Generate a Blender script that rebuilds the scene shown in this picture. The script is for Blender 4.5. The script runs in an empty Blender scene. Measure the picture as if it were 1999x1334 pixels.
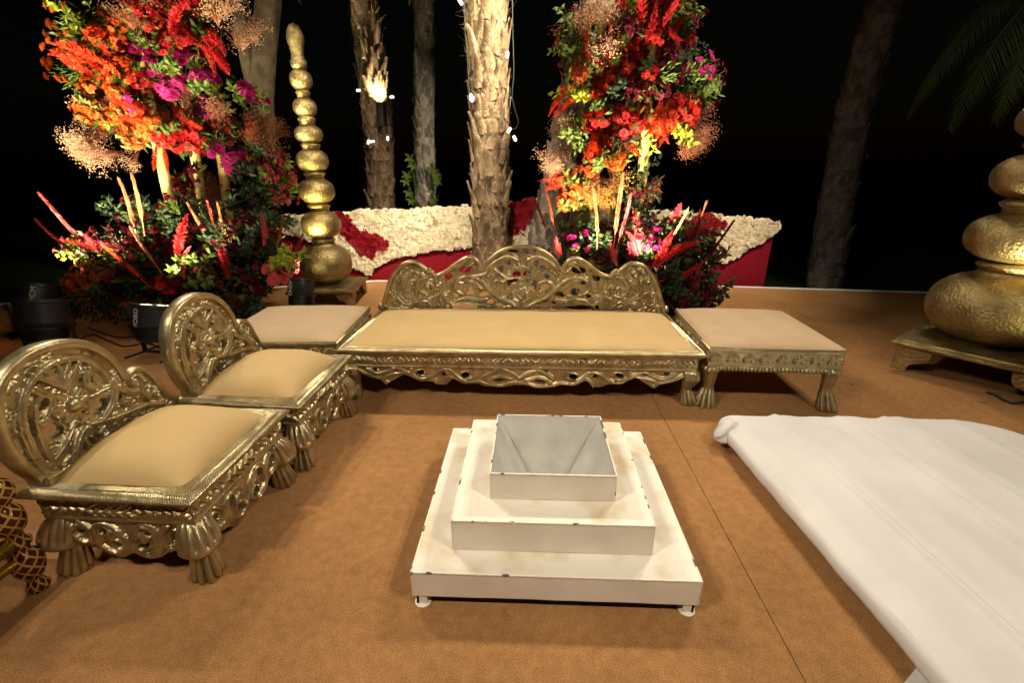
import bpy, bmesh, math, random
import numpy as np
from mathutils import Vector, Matrix, Euler
random.seed(7); RNG = np.random.default_rng(7)
R = math.radians
scene = bpy.context.scene
col = scene.collection

# ------------------------------------------------------------------ camera
F, CX, CY, CAMH = 900.0, 999.5, 667.0, 1.4          # focal length and centre in photo pixels, eye height
PITCH = math.atan(334 / F); YAW = math.atan(37 / (F / math.cos(PITCH)))
cam = bpy.data.cameras.new('camera'); camo = bpy.data.objects.new('camera', cam); col.objects.link(camo)
camo.location = (0, 0, CAMH); camo.rotation_euler = (math.pi / 2 - PITCH, 0, YAW)
cam.sensor_width = 36; cam.lens = 36 * F / 1999; cam.clip_start = 0.02; cam.clip_end = 2000
scene.camera = camo
_f = Vector((-math.sin(YAW) * math.cos(PITCH), math.cos(YAW) * math.cos(PITCH), -math.sin(PITCH)))
_r = Vector((math.cos(YAW), math.sin(YAW), 0)); _u = _r.cross(_f)
def ray(x, y): return _f + _r * ((x - CX) / F) - _u * ((y - CY) / F)
def Pz(x, y, z=0.0):                                 # photo pixel -> point on the level z
    d = ray(x, y); return Vector((0, 0, CAMH)) + d * ((z - CAMH) / d.z)
def Py(x, y, Y):                                     # photo pixel -> point at the depth Y
    d = ray(x, y); return Vector((0, 0, CAMH)) + d * (Y / d.y)

# ------------------------------------------------------------------ night sky, stage lights, exposure
world = bpy.data.worlds.new('World'); scene.world = world; world.use_nodes = True
nt = world.node_tree; bg = nt.nodes['Background']
sky = nt.nodes.new('ShaderNodeTexSky'); sky.sky_type = 'NISHITA'; sky.sun_disc = False
sky.sun_elevation = R(0.5); sky.sun_rotation = R(200)
nt.links.new(sky.outputs[0], bg.inputs[0]); bg.inputs[1].default_value = 0.0012
scene.view_settings.view_transform = 'Standard'; scene.view_settings.look = 'None'
scene.view_settings.exposure = 0.0; scene.view_settings.gamma = 1.0; scene.view_settings.use_curve_mapping = False
WARM = (1.0, 0.88, 0.70)
def flood(name, loc, aim, watts, size=0.55, color=WARM, spread=110):
    l = bpy.data.lights.new(name, 'AREA'); l.shape = 'DISK'; l.size = size; l.energy = watts; l.color = color; l.spread = R(spread)
    o = bpy.data.objects.new(name, l); col.objects.link(o); o.location = loc
    o.rotation_euler = (Vector(aim) - Vector(loc)).to_track_quat('-Z', 'Y').to_euler(); return o
# pairs of floodlights hung at the four corners of the stage rig, out of frame
for (x, y, z, aim, w) in ((-3.2, 4.6, 4.6, (0.1, 1.9, 0.1), 46), (3.0, 4.8, 4.6, (0.0, 1.9, 0.1), 46), (-2.8, -0.9, 4.4, (0.1, 2.3, 0.1), 40), (3.0, -0.9, 4.4, (0.0, 2.3, 0.1), 40)):
    for dx in (-0.35, 0.35): flood('unseen_stage_flood', (x + dx, y, z), aim, w * 0.50, 0.24, WARM, 86)
# unseen floods added to brighten the palm and the flower wall
flood('unseen_stage_flood', (1.7, 3.9, 4.6), (-0.50, 5.82, 2.75), 70, 0.24, (1.0, 0.88, 0.62), 46)
flood('unseen_stage_flood', (-0.6, 3.2, 4.7), (-1.35, 6.1, 0.7), 46, 0.24, (1.0, 0.88, 0.66), 50)
flood('unseen_stage_flood', (2.4, 3.2, 4.7), (2.2, 6.1, 0.6), 30, 0.24, (1.0, 0.88, 0.66), 46)

# ------------------------------------------------------------------ materials
def node_mat(name):
    m = bpy.data.materials.new(name); m.use_nodes = True
    return m, m.node_tree, m.node_tree.nodes['Principled BSDF']
def N(t, kind, **kw):
    n = t.nodes.new('ShaderNode' + kind)
    for k, v in kw.items(): setattr(n, k, v)
    return n
def noise_mat(name, c1, c2, scale=8, rough=0.7, metal=0.0, bump=0.15, bscale=60, detail=6, rvar=0.0, spec=None, lo=0.35, hi=0.65, coat=0, bdist=0.01):
    m, t, b = node_mat(name)
    tc = N(t, 'TexCoord'); nz = N(t, 'TexNoise'); nz.inputs['Scale'].default_value = scale; nz.inputs['Detail'].default_value = detail
    t.links.new(tc.outputs['Object'], nz.inputs['Vector'])
    cr = N(t, 'ValToRGB'); cr.color_ramp.elements[0].position = lo; cr.color_ramp.elements[1].position = hi
    cr.color_ramp.elements[0].color = (*c1, 1); cr.color_ramp.elements[1].color = (*c2, 1)
    t.links.new(nz.outputs['Fac'], cr.inputs['Fac']); t.links.new(cr.outputs['Color'], b.inputs['Base Color'])
    b.inputs['Metallic'].default_value = metal; b.inputs['Roughness'].default_value = rough
    if spec is not None: b.inputs['Specular IOR Level'].default_value = spec
    if rvar:
        mr = N(t, 'MapRange'); mr.inputs['To Min'].default_value = rough - rvar; mr.inputs['To Max'].default_value = rough + rvar
        n2 = N(t, 'TexNoise'); n2.inputs['Scale'].default_value = scale * 3; t.links.new(tc.outputs['Object'], n2.inputs['Vector'])
        t.links.new(n2.outputs['Fac'], mr.inputs['Value']); t.links.new(mr.outputs['Result'], b.inputs['Roughness'])
    if bump:
        bn = N(t, 'TexNoise'); bn.inputs['Scale'].default_value = bscale; bn.inputs['Detail'].default_value = 5
        t.links.new(tc.outputs['Object'], bn.inputs['Vector'])
        bp = N(t, 'Bump'); bp.inputs['Strength'].default_value = bump; bp.inputs['Distance'].default_value = bdist
        t.links.new(bn.outputs['Fac'], bp.inputs['Height']); t.links.new(bp.outputs['Normal'], b.inputs['Normal'])
    return m
def vary(m, lo, hi):
    """let each object of this material differ a little in brightness"""
    t = m.node_tree; b = t.nodes['Principled BSDF']; src = b.inputs['Base Color'].links[0].from_socket
    oi = N(t, 'ObjectInfo'); mr = N(t, 'MapRange'); mr.inputs['To Min'].default_value = lo; mr.inputs['To Max'].default_value = hi; t.links.new(oi.outputs['Random'], mr.inputs['Value'])
    mx = N(t, 'MixRGB', blend_type='MULTIPLY'); mx.inputs[0].default_value = 1; t.links.new(src, mx.inputs[1]); t.links.new(mr.outputs[0], mx.inputs[2]); t.links.new(mx.outputs[0], b.inputs['Base Color'])
def leafy(name, c, c2=None, trans=0.35, rough=0.6):
    """petal or leaf: diffuse with some light passing through, colour varied per object"""
    m, t, b = node_mat(name); c2 = c2 or tuple(x * 0.6 for x in c)
    oi = N(t, 'ObjectInfo'); geo = N(t, 'TexCoord'); nz = N(t, 'TexNoise'); nz.inputs['Scale'].default_value = 25
    t.links.new(geo.outputs['Object'], nz.inputs['Vector'])
    ad = N(t, 'Math', operation='ADD'); t.links.new(oi.outputs['Random'], ad.inputs[0]); t.links.new(nz.outputs['Fac'], ad.inputs[1])
    ml = N(t, 'Math', operation='MULTIPLY'); t.links.new(ad.outputs[0], ml.inputs[0]); ml.inputs[1].default_value = 0.62
    mx = N(t, 'MixRGB'); mx.inputs[1].default_value = (*c, 1); mx.inputs[2].default_value = (*c2, 1); t.links.new(ml.outputs[0], mx.inputs[0])
    t.links.new(mx.outputs[0], b.inputs['Base Color']); b.inputs['Roughness'].default_value = rough
    b.inputs['Specular IOR Level'].default_value = 0.25
    tr = N(t, 'BsdfTranslucent'); t.links.new(mx.outputs[0], tr.inputs['Color'])
    ms = N(t, 'MixShader'); ms.inputs[0].default_value = trans
    t.links.new(b.outputs[0], ms.inputs[1]); t.links.new(tr.outputs[0], ms.inputs[2])
    t.links.new(ms.outputs[0], t.nodes['Material Output'].inputs['Surface']); return m
def emit_mat(name, c, s):
    m, t, b = node_mat(name); b.inputs['Base Color'].default_value = (*c, 1)
    b.inputs['Emission Color'].default_value = (*c, 1); b.inputs['Emission Strength'].default_value = s; return m

M = {}
M['gold'] = noise_mat('carved_gilt_metal', (0.33, 0.26, 0.135), (0.53, 0.435, 0.255), 14, 0.36, 0.87, 0.3, 130, rvar=0.09, bdist=0.003)
M['gold_pot'] = noise_mat('hammered_gold_leaf', (0.21, 0.15, 0.06), (0.40, 0.305, 0.135), 7, 0.40, 0.9, 1.0, 55, rvar=0.08, bdist=0.012)
M['bamboo_gold'] = noise_mat('gold_painted_pole', (0.62, 0.46, 0.14), (0.72, 0.56, 0.22), 9, 0.45, 0.25, 0.1, 40)
M['cream'] = noise_mat('cream_suede', (0.49, 0.343, 0.156), (0.53, 0.372, 0.174), 4, 0.9, 0, 0.25, 420, spec=0.1, bdist=0.002)
M['blush'] = noise_mat('blush_suede', (0.44, 0.317, 0.197), (0.48, 0.346, 0.218), 5, 0.9, 0, 0.25, 420, spec=0.1, bdist=0.002)
def carpet_mat():
    m, t, b = node_mat('brown_needle_felt_carpet'); tc = N(t, 'TexCoord')
    def nz(scale, detail=4, rough=.6):
        n = N(t, 'TexNoise'); n.inputs['Scale'].default_value = scale; n.inputs['Detail'].default_value = detail; n.inputs['Roughness'].default_value = rough
        t.links.new(tc.outputs['Object'], n.inputs['Vector']); return n
    fine, mid, big = nz(260, 2, .7), nz(26, 5), nz(1.3, 5)
    cr = N(t, 'ValToRGB'); cr.color_ramp.elements[0].position = .30; cr.color_ramp.elements[1].position = .70
    cr.color_ramp.elements[0].color = (0.165, 0.078, 0.030, 1); cr.color_ramp.elements[1].color = (0.43, 0.222, 0.088, 1); t.links.new(fine.outputs['Fac'], cr.inputs[0])
    out = cr.outputs[0]
    for n, lo, hi in ((mid, .84, 1.14), (big, .78, 1.2)):
        mr = N(t, 'MapRange'); mr.inputs['From Min'].default_value = .3; mr.inputs['From Max'].default_value = .7; mr.inputs['To Min'].default_value = lo; mr.inputs['To Max'].default_value = hi
        t.links.new(n.outputs['Fac'], mr.inputs['Value']); mx = N(t, 'MixRGB', blend_type='MULTIPLY'); mx.inputs[0].default_value = 1
        t.links.new(out, mx.inputs[1]); t.links.new(mr.outputs[0], mx.inputs[2]); out = mx.outputs[0]
    t.links.new(out, b.inputs['Base Color']); b.inputs['Roughness'].default_value = .95; b.inputs['Specular IOR Level'].default_value = .05
    bp = N(t, 'Bump'); bp.inputs['Strength'].default_value = .5; bp.inputs['Distance'].default_value = .003; t.links.new(fine.outputs['Fac'], bp.inputs['Height']); t.links.new(bp.outputs[0], b.inputs['Normal']); return m
M['carpet'] = carpet_mat()
M['white_edge'] = noise_mat('white_painted_edge', (0.55, 0.52, 0.5), (0.7, 0.67, 0.64), 12, 0.6)
M['cloth'] = noise_mat('white_cotton', (0.57, 0.545, 0.53), (0.64, 0.62, 0.60), 3, 0.85, 0, 0.25, 350, spec=0.1, bdist=0.002)
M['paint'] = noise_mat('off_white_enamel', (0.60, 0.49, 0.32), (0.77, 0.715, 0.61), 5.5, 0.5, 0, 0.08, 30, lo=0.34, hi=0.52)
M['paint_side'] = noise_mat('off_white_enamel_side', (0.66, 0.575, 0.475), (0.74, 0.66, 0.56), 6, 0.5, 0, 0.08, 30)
M['paint_in'] = noise_mat('pale_grey_enamel', (0.36, 0.355, 0.32), (0.46, 0.45, 0.40), 9, 0.55, 0, 0.06, 40)
M['chip'] = noise_mat('chipped_enamel_edge', (0.11, 0.08, 0.06), (0.74, 0.68, 0.58), 24, 0.6, 0, 0.1, 60, lo=0.372, hi=0.40, detail=9)
M['red_cloth'] = noise_mat('maroon_velvet', (0.16, 0.004, 0.012), (0.21, 0.008, 0.018), 30, 0.9, 0, 0.2, 200, spec=0.1)
M['white_flower'] = leafy('cream_petals', (0.84, 0.77, 0.60), (0.74, 0.63, 0.44), 0.2)
M['red_flower'] = leafy('crimson_petals', (0.34, 0.004, 0.012), (0.2, 0.002, 0.008), 0.2)
M['bark'] = noise_mat('palm_bark', (0.16, 0.105, 0.06), (0.42, 0.30, 0.185), 9, 0.9, 0, 0.9, 45, spec=0.1, bdist=0.02)
M['bark_grey'] = noise_mat('grey_bark', (0.12, 0.10, 0.085), (0.33, 0.28, 0.23), 8, 0.9, 0, 0.9, 30, spec=0.1, bdist=0.03)
M['bark_smooth'] = noise_mat('smooth_tree_bark', (0.04, 0.03, 0.02), (0.11, 0.08, 0.05), 6, 0.9, 0, 0.7, 26, spec=0.1, bdist=0.02)
vary(M['bark'], .5, 1.25); vary(M['bark_grey'], .55, 1.25)
M['black'] = noise_mat('black_powder_coat', (0.010, 0.010, 0.011), (0.018, 0.018, 0.018), 20, 0.42, 0, 0.05, 80)
M['rubber'] = noise_mat('black_rubber', (0.008, 0.008, 0.008), (0.015, 0.015, 0.015), 20, 0.6)
M['print'] = noise_mat('white_print', (0.55, 0.55, 0.53), (0.65, 0.65, 0.63), 20, 0.6)
M['lens'] = emit_mat('lit_led_lens', (1.0, 0.95, 0.55), 5.0)
M['bulb'] = emit_mat('lit_string_bulb', (1.0, 0.95, 0.82), 2.2)
M['grass_ground'] = noise_mat('night_grass', (0.02, 0.03, 0.012), (0.06, 0.075, 0.03), 30, 0.95, 0, 0.9, 60, spec=0.05, bdist=0.04)
M['frond'] = leafy('palm_leaflets', (0.11, 0.15, 0.05), (0.08, 0.12, 0.035), 0.25)
M['dry'] = noise_mat('dry_leaf', (0.20, 0.12, 0.05), (0.30, 0.20, 0.09), 30, 0.8)
M['glass'] = noise_mat('clear_plastic', (0.6, 0.6, 0.6), (0.7, 0.7, 0.7), 5, 0.15)
M['lacquer_gold'] = noise_mat('yellow_gold_lacquer', (0.55, 0.36, 0.04), (0.75, 0.52, 0.08), 25, 0.22, 0.85, 0.2, 60)
def lacquer():
    m, t, b = node_mat('maroon_lacquer_with_gold_lattice')
    tc = N(t, 'TexCoord'); gr = N(t, 'TexGradient', gradient_type='RADIAL'); t.links.new(tc.outputs['Object'], gr.inputs[0]); sx = N(t, 'SeparateXYZ'); t.links.new(tc.outputs['Object'], sx.inputs[0])
    def mth(op, a, c):
        n = N(t, 'Math', operation=op)
        for i, v in enumerate((a, c)):
            if v is None: continue
            if hasattr(v, 'links'): t.links.new(v, n.inputs[i])
            else: n.inputs[i].default_value = v
        return n.outputs[0]
    u = mth('MULTIPLY', gr.outputs['Fac'], 7.0); v = mth('MULTIPLY', sx.outputs['Z'], 24.0)
    f = [mth('ABSOLUTE', mth('SINE', mth('MULTIPLY', mth(op, u, v), math.pi), None), None) for op in ('ADD', 'SUBTRACT')]
    mn = mth('MINIMUM', f[0], f[1]); cr = N(t, 'ValToRGB'); cr.color_ramp.elements[0].position = .30; cr.color_ramp.elements[1].position = .42
    cr.color_ramp.elements[0].color = (0.42, 0.27, 0.05, 1); cr.color_ramp.elements[1].color = (0.075, 0.010, 0.007, 1)
    t.links.new(mn, cr.inputs[0]); t.links.new(cr.outputs[0], b.inputs['Base Color'])
    bp = N(t, 'Bump'); bp.inputs['Strength'].default_value = .5; bp.inputs['Distance'].default_value = .004; bp.invert = True; t.links.new(cr.outputs[0], bp.inputs['Height']); t.links.new(bp.outputs[0], b.inputs['Normal'])
    b.inputs['Roughness'].default_value = 0.22; b.inputs['Metallic'].default_value = 0.3; return m
M['lacquer'] = lacquer()

# ------------------------------------------------------------------ helpers
class MB:
    """collects faces and links them as one mesh object"""
    def __init__(s): s.v = []; s.f = []; s.mi = []
    def add(s, vs, fs, mi=0):
        o = len(s.v); s.v += [tuple(p) for p in vs]; s.f += [tuple(i + o for i in f) for f in fs]; s.mi += [mi] * len(fs)
    def box(s, x0, x1, y0, y1, z0, z1, mi=0):
        s.add([(x0, y0, z0), (x1, y0, z0), (x1, y1, z0), (x0, y1, z0), (x0, y0, z1), (x1, y0, z1), (x1, y1, z1), (x0, y1, z1)],
              [(0, 3, 2, 1), (4, 5, 6, 7), (0, 1, 5, 4), (1, 2, 6, 5), (2, 3, 7, 6), (3, 0, 4, 7)], mi)
    def loft(s, loops, cap=True, mi=0):
        n = len(loops[0]); vs = [p for l in loops for p in l]; fs = []
        for i in range(len(loops) - 1):
            for j in range(n):
                k = (j + 1) % n; fs.append((i * n + j, i * n + k, (i + 1) * n + k, (i + 1) * n + j))
        if cap: fs.append(tuple(range(n - 1, -1, -1))); fs.append(tuple((len(loops) - 1) * n + j for j in range(n)))
        s.add(vs, fs, mi)
    def lathe(s, prof, n=32, c=(0, 0), mi=0, cap=True):
        s.loft([[(c[0] + r * math.cos(2 * math.pi * j / n), c[1] + r * math.sin(2 * math.pi * j / n), z) for j in range(n)] for r, z in prof], cap, mi)
    def tube(s, pts, rad, n=8, mi=0, cap=True):
        pts = [Vector(p) for p in pts]
        if not hasattr(rad, '__len__'): rad = [rad] * len(pts)
        loops = []; prev = None
        for i, p in enumerate(pts):
            d = (pts[min(i + 1, len(pts) - 1)] - pts[max(i - 1, 0)]).normalized()
            if prev is None: a = d.orthogonal().normalized()
            else: a = (prev - d * prev.dot(d)).normalized()
            prev = a; b = d.cross(a)
            loops.append([p + (a * math.cos(2 * math.pi * j / n) + b * math.sin(2 * math.pi * j / n)) * rad[i] for j in range(n)])
        s.loft(loops, cap, mi)
    def mesh(s, name, mats):
        me = bpy.data.meshes.new(name); me.from_pydata(s.v, [], s.f)
        for m in (mats if isinstance(mats, (list, tuple)) else [mats]): me.materials.append(m)
        if any(s.mi): me.polygons.foreach_set('material_index', s.mi)
        me.update(); return me
    def obj(s, name, mats, parent=None, smooth=False, bevel=0, loc=None):
        me = s.mesh(name, mats)
        if bevel:
            bm = bmesh.new(); bm.from_mesh(me)
            bmesh.ops.bevel(bm, geom=bm.edges[:], offset=bevel, segments=2, affect='EDGES', clamp_overlap=True)
            bm.to_mesh(me); bm.free()
        return link(name, me, parent, smooth, loc)
def link(name, me, parent=None, smooth=False, loc=None):
    if smooth is True: me.polygons.foreach_set('use_smooth', [True] * len(me.polygons))
    elif smooth:
        me.polygons.foreach_set('use_smooth', [True] * len(me.polygons)); me.set_sharp_from_angle(angle=R(smooth))
    o = bpy.data.objects.new(name, me); col.objects.link(o)
    if parent: o.parent = parent
    if loc is not None: o.location = loc
    return o
def tag(o, label=None, cat=None, group=None, kind=None):
    if label: o['label'] = label
    if cat: o['category'] = cat
    if group: o['group'] = group
    if kind: o['kind'] = kind
    return o
def thing(name, label, cat, loc=(0, 0, 0), rz=0.0, group=None):
    o = bpy.data.objects.new(name, None); col.objects.link(o); o.empty_display_size = 0.1
    o.location = loc; o.rotation_euler = (0, 0, rz); return tag(o, label, cat, group)
def copy_tree(o, parent=None):
    c = o.copy(); col.objects.link(c); c.parent = parent
    for ch in o.children: copy_tree(ch, c)
    return c
def catmull(pts, step=0.01):
    """smooth resampled polyline through 2-D points"""
    P = np.array(pts, float); out = []
    Q = np.vstack([2 * P[0] - P[1], P, 2 * P[-1] - P[-2]])
    for i in range(1, len(Q) - 2):
        n = max(2, int(np.linalg.norm(Q[i + 1] - Q[i]) / step)); t = np.linspace(0, 1, n, endpoint=False)[:, None]
        out.append(0.5 * (2 * Q[i] + (Q[i + 1] - Q[i - 1]) * t + (2 * Q[i - 1] - 5 * Q[i] + 4 * Q[i + 1] - Q[i + 2]) * t ** 2 + (-Q[i - 1] + 3 * Q[i] - 3 * Q[i + 1] + Q[i + 2]) * t ** 3))
    out.append(P[-1:]); return np.vstack(out)

class Relief:
    """carved panel in the x-z plane: raised strokes on a plate with openings, cut from a fine grid"""
    def __init__(s, x0, x1, z0, z1, res=0.004):
        s.x = np.arange(x0, x1 + res, res); s.z = np.arange(z0, z1 + res, res); s.res = res
        s.X, s.Z = np.meshgrid(s.x, s.z); s.h = np.zeros_like(s.X); s.m = np.zeros(s.X.shape, bool)
    def plate(s, mask): s.m |= mask
    def hole(s, cx, cz, rx, rz, a=0.0):
        c, sn = math.cos(a), math.sin(a); dx, dz = s.X - cx, s.Z - cz
        s.m &= ~((((dx * c + dz * sn) / rx) ** 2 + ((-dx * sn + dz * c) / rz) ** 2) < 1)
    def stroke(s, pts, rad, k=0.75, base=0.0):
        pts = np.asarray(pts); rad = np.broadcast_to(rad, len(pts))
        for (px, pz), r in zip(pts, rad):
            if r < s.res * 0.6: r = s.res * 0.6
            i0, i1 = np.searchsorted(s.x, [px - r, px + r]); j0, j1 = np.searchsorted(s.z, [pz - r, pz + r])
            if i0 >= i1 or j0 >= j1: continue
            d2 = ((s.X[j0:j1, i0:i1] - px) ** 2 + (s.Z[j0:j1, i0:i1] - pz) ** 2) / r ** 2; ok = d2 < 1
            hh = base + r * k * np.sqrt(np.clip(1 - d2, 0, 1))
            sub = s.h[j0:j1, i0:i1]; sub[ok] = np.maximum(sub[ok], hh[ok]); s.m[j0:j1, i0:i1] |= ok
    def ribbon(s, pts, w0, w1, n=3, base=0.005, k=1.35):
        """a band of n parallel ridges tapering from width w0 to w1"""
        c = catmull(pts, s.res * 1.2); t = np.gradient(c, axis=0); t /= np.linalg.norm(t, axis=1)[:, None] + 1e-9
        nrm = np.stack([-t[:, 1], t[:, 0]], 1); u = np.linspace(0, 1, len(c)); w = w0 + (w1 - w0) * u
        for j in range(n):
            off = (j - (n - 1) / 2) / n
            s.stroke(c + nrm * (w * off)[:, None], w / n * 0.56, k, base + (0.004 if j == n // 2 else 0))
    def spiral(s, cx, cz, r, a0, turns, w=0.02, n=2, end=0.12):
        t = np.linspace(0, 1, 28); a = a0 + turns * 2 * math.pi * t; rr = r * (1 - t * (1 - end))
        s.ribbon(np.stack([cx + rr * np.cos(a), cz + rr * np.sin(a)], 1), w, w * 0.5, n); s.stroke([(cx, cz)], [w * 0.75], 0.9, 0.005)
    def fan(s, bx, bz, tips, w=0.018, bend=0.25):
        """acanthus leaf: lobes spreading from one base point"""
        for (tx, tz) in tips:
            mx, mz = (bx + tx) / 2 - (tz - bz) * bend, (bz + tz) / 2 + (tx - bx) * bend
            s.ribbon([(bx, bz), (mx, mz), (tx, tz)], w * 1.15, w * 0.45, 2)
    def filler(s, n, seed, centres, w=.015, ln=.08):
        """small leaf strokes swirling round the scroll centres, lying under the main scrolls"""
        rg = random.Random(seed); C = np.array(centres); tries = 0; h0 = s.h.copy()
        while n and tries < 5000:
            tries += 1; j = rg.randrange(4, s.m.shape[0] - 4); i = rg.randrange(4, s.m.shape[1] - 4)
            if not s.m[j - 4:j + 5, i - 4:i + 5].all(): continue
            p = np.array([s.X[j, i], s.Z[j, i]]); c = C[np.argmin(((C - p) ** 2).sum(1))]; a = math.atan2(p[1] - c[1], p[0] - c[0]) + math.pi * .5 + rg.uniform(-.5, .5); l_ = ln * rg.uniform(.5, 1.1); b = rg.choice((-1, 1)) * l_ * .22
            d = np.array([math.cos(a), math.sin(a)]); q = np.array([-d[1], d[0]]); pts = [p - d * l_ * .5, p + q * b, p + d * l_ * .5 + q * b * .4]
            if any(not s.m[min(max(int((z - s.z[0]) / s.res), 0), s.m.shape[0] - 1), min(max(int((x - s.x[0]) / s.res), 0), s.m.shape[1] - 1)] for x, z in pts): continue
            s.ribbon(pts, w, w * .35, 2, .001, 1.2); n -= 1
    def mesh(s, name, thick, mat):
        c = s.m[:-1, :-1] & s.m[1:, :-1] & s.m[:-1, 1:] & s.m[1:, 1:]; nz, nx = s.m.shape
        idx = np.arange(nz * nx).reshape(nz, nx)
        jj, ii = np.nonzero(c)
        q = np.stack([idx[jj, ii], idx[jj, ii + 1], idx[jj + 1, ii + 1], idx[jj + 1, ii]], 1)
        cp = np.pad(c, 1); edges = []
        jj, ii = np.nonzero(cp[1:-1, 1:-1] & ~cp[:-2, 1:-1]); edges.append(np.stack([idx[jj, ii], idx[jj, ii + 1]], 1))
        jj, ii = np.nonzero(cp[1:-1, 1:-1] & ~cp[2:, 1:-1]); edges.append(np.stack([idx[jj + 1, ii + 1], idx[jj + 1, ii]], 1))
        jj, ii = np.nonzero(cp[1:-1, 1:-1] & ~cp[1:-1, :-2]); edges.append(np.stack([idx[jj + 1, ii], idx[jj, ii]], 1))
        jj, ii = np.nonzero(cp[1:-1, 1:-1] & ~cp[1:-1, 2:]); edges.append(np.stack([idx[jj, ii + 1], idx[jj + 1, ii + 1]], 1))
        e = np.vstack(edges); P = np.stack([s.X.ravel(), s.Z.ravel()], 1).copy()
        for _ in range(4):                                                   # smooth the sawn edges
            acc = np.zeros_like(P); cnt = np.zeros(len(P))
            for a, b in ((0, 1), (1, 0)): np.add.at(acc, e[:, a], P[e[:, b]]); np.add.at(cnt, e[:, a], 1)
            k = cnt > 0; P[k] = 0.4 * P[k] + 0.6 * acc[k] / cnt[k][:, None]
        used = np.unique(q); mp = -np.ones(nz * nx, int); mp[used] = np.arange(len(used)); n = len(used)
        fr = np.stack([P[used, 0], -s.h.ravel()[used], P[used, 1]], 1); bk = fr.copy(); bk[:, 1] = thick
        q = mp[q]; e = mp[e]
        faces = np.vstack([q, q[:, ::-1] + n, np.stack([e[:, 1], e[:, 0], e[:, 0] + n, e[:, 1] + n], 1)])
        me = bpy.data.meshes.new(name); me.from_pydata(np.vstack([fr, bk]).tolist(), [], faces.tolist()); me.materials.append(mat)
        me.update(); me.polygons.foreach_set('use_smooth', [True] * len(me.polygons)); me.set_sharp_from_angle(angle=R(55)); return me
# ------------------------------------------------------------------ setting
EDGE = [(-9.0, 3.7), (-5.78, 4.80), (-2.07, 6.07), (2.54, 5.92), (5.1, 5.68), (5.9, 5.35), (9.0, 4.2)]   # back edge of the stage
def yback(x): return float(np.interp(x, [p[0] for p in EDGE], [p[1] for p in EDGE]))
GZ = -0.45
g = MB(); g.add([(-600, -600, GZ), (600, -600, GZ), (600, 600, GZ), (-600, 600, GZ)], [(0, 1, 2, 3)])
tag(g.obj('ground', M['grass_ground']), kind='structure')
b = MB(); top = [(x, y - 0.01, -0.012) for x, y in EDGE]; bot = [(x, y - 0.01, GZ + 0.002) for x, y in EDGE]
fr = [(9, -4, -0.012), (-9, -4, -0.012)]; frb = [(9, -4, GZ + 0.002), (-9, -4, GZ + 0.002)]
b.loft([bot + frb, top + fr]); stage = tag(b.obj('stage_floor', M['white_edge']), kind='structure')
seams = [-9.0, -7.18, -5.18, -3.18, 0.82, 2.82, 4.82, 6.82, 9.0]
for i in range(len(seams) - 1):
    xs = [seams[i] + 0.0018] + [x for x, _ in EDGE if seams[i] + 0.01 < x < seams[i + 1] - 0.01] + [seams[i + 1] - 0.0018]
    lo = [(x, yback(x) - 0.055, -0.0115) for x in xs] + [(xs[-1], -4, -0.0115), (xs[0], -4, -0.0115)]
    b = MB(); b.loft([lo, [(x, y, 0.0) for x, y, z in lo]]); b.obj('carpet_strip', M['carpet'], stage)
b = MB()
for i in range(len(EDGE) - 1):
    (xa, ya), (xb, yb) = EDGE[i], EDGE[i + 1]
    b.loft([[(xa, ya - 0.052, -0.01), (xa, ya + 0.012, -0.01), (xa, ya + 0.012, 0.006), (xa, ya - 0.052, 0.006)],
            [(xb, yb - 0.052, -0.01), (xb, yb + 0.012, -0.01), (xb, yb + 0.012, 0.006), (xb, yb - 0.052, 0.006)]])
b.obj('edge_trim', M['white_edge'], stage)

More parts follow.
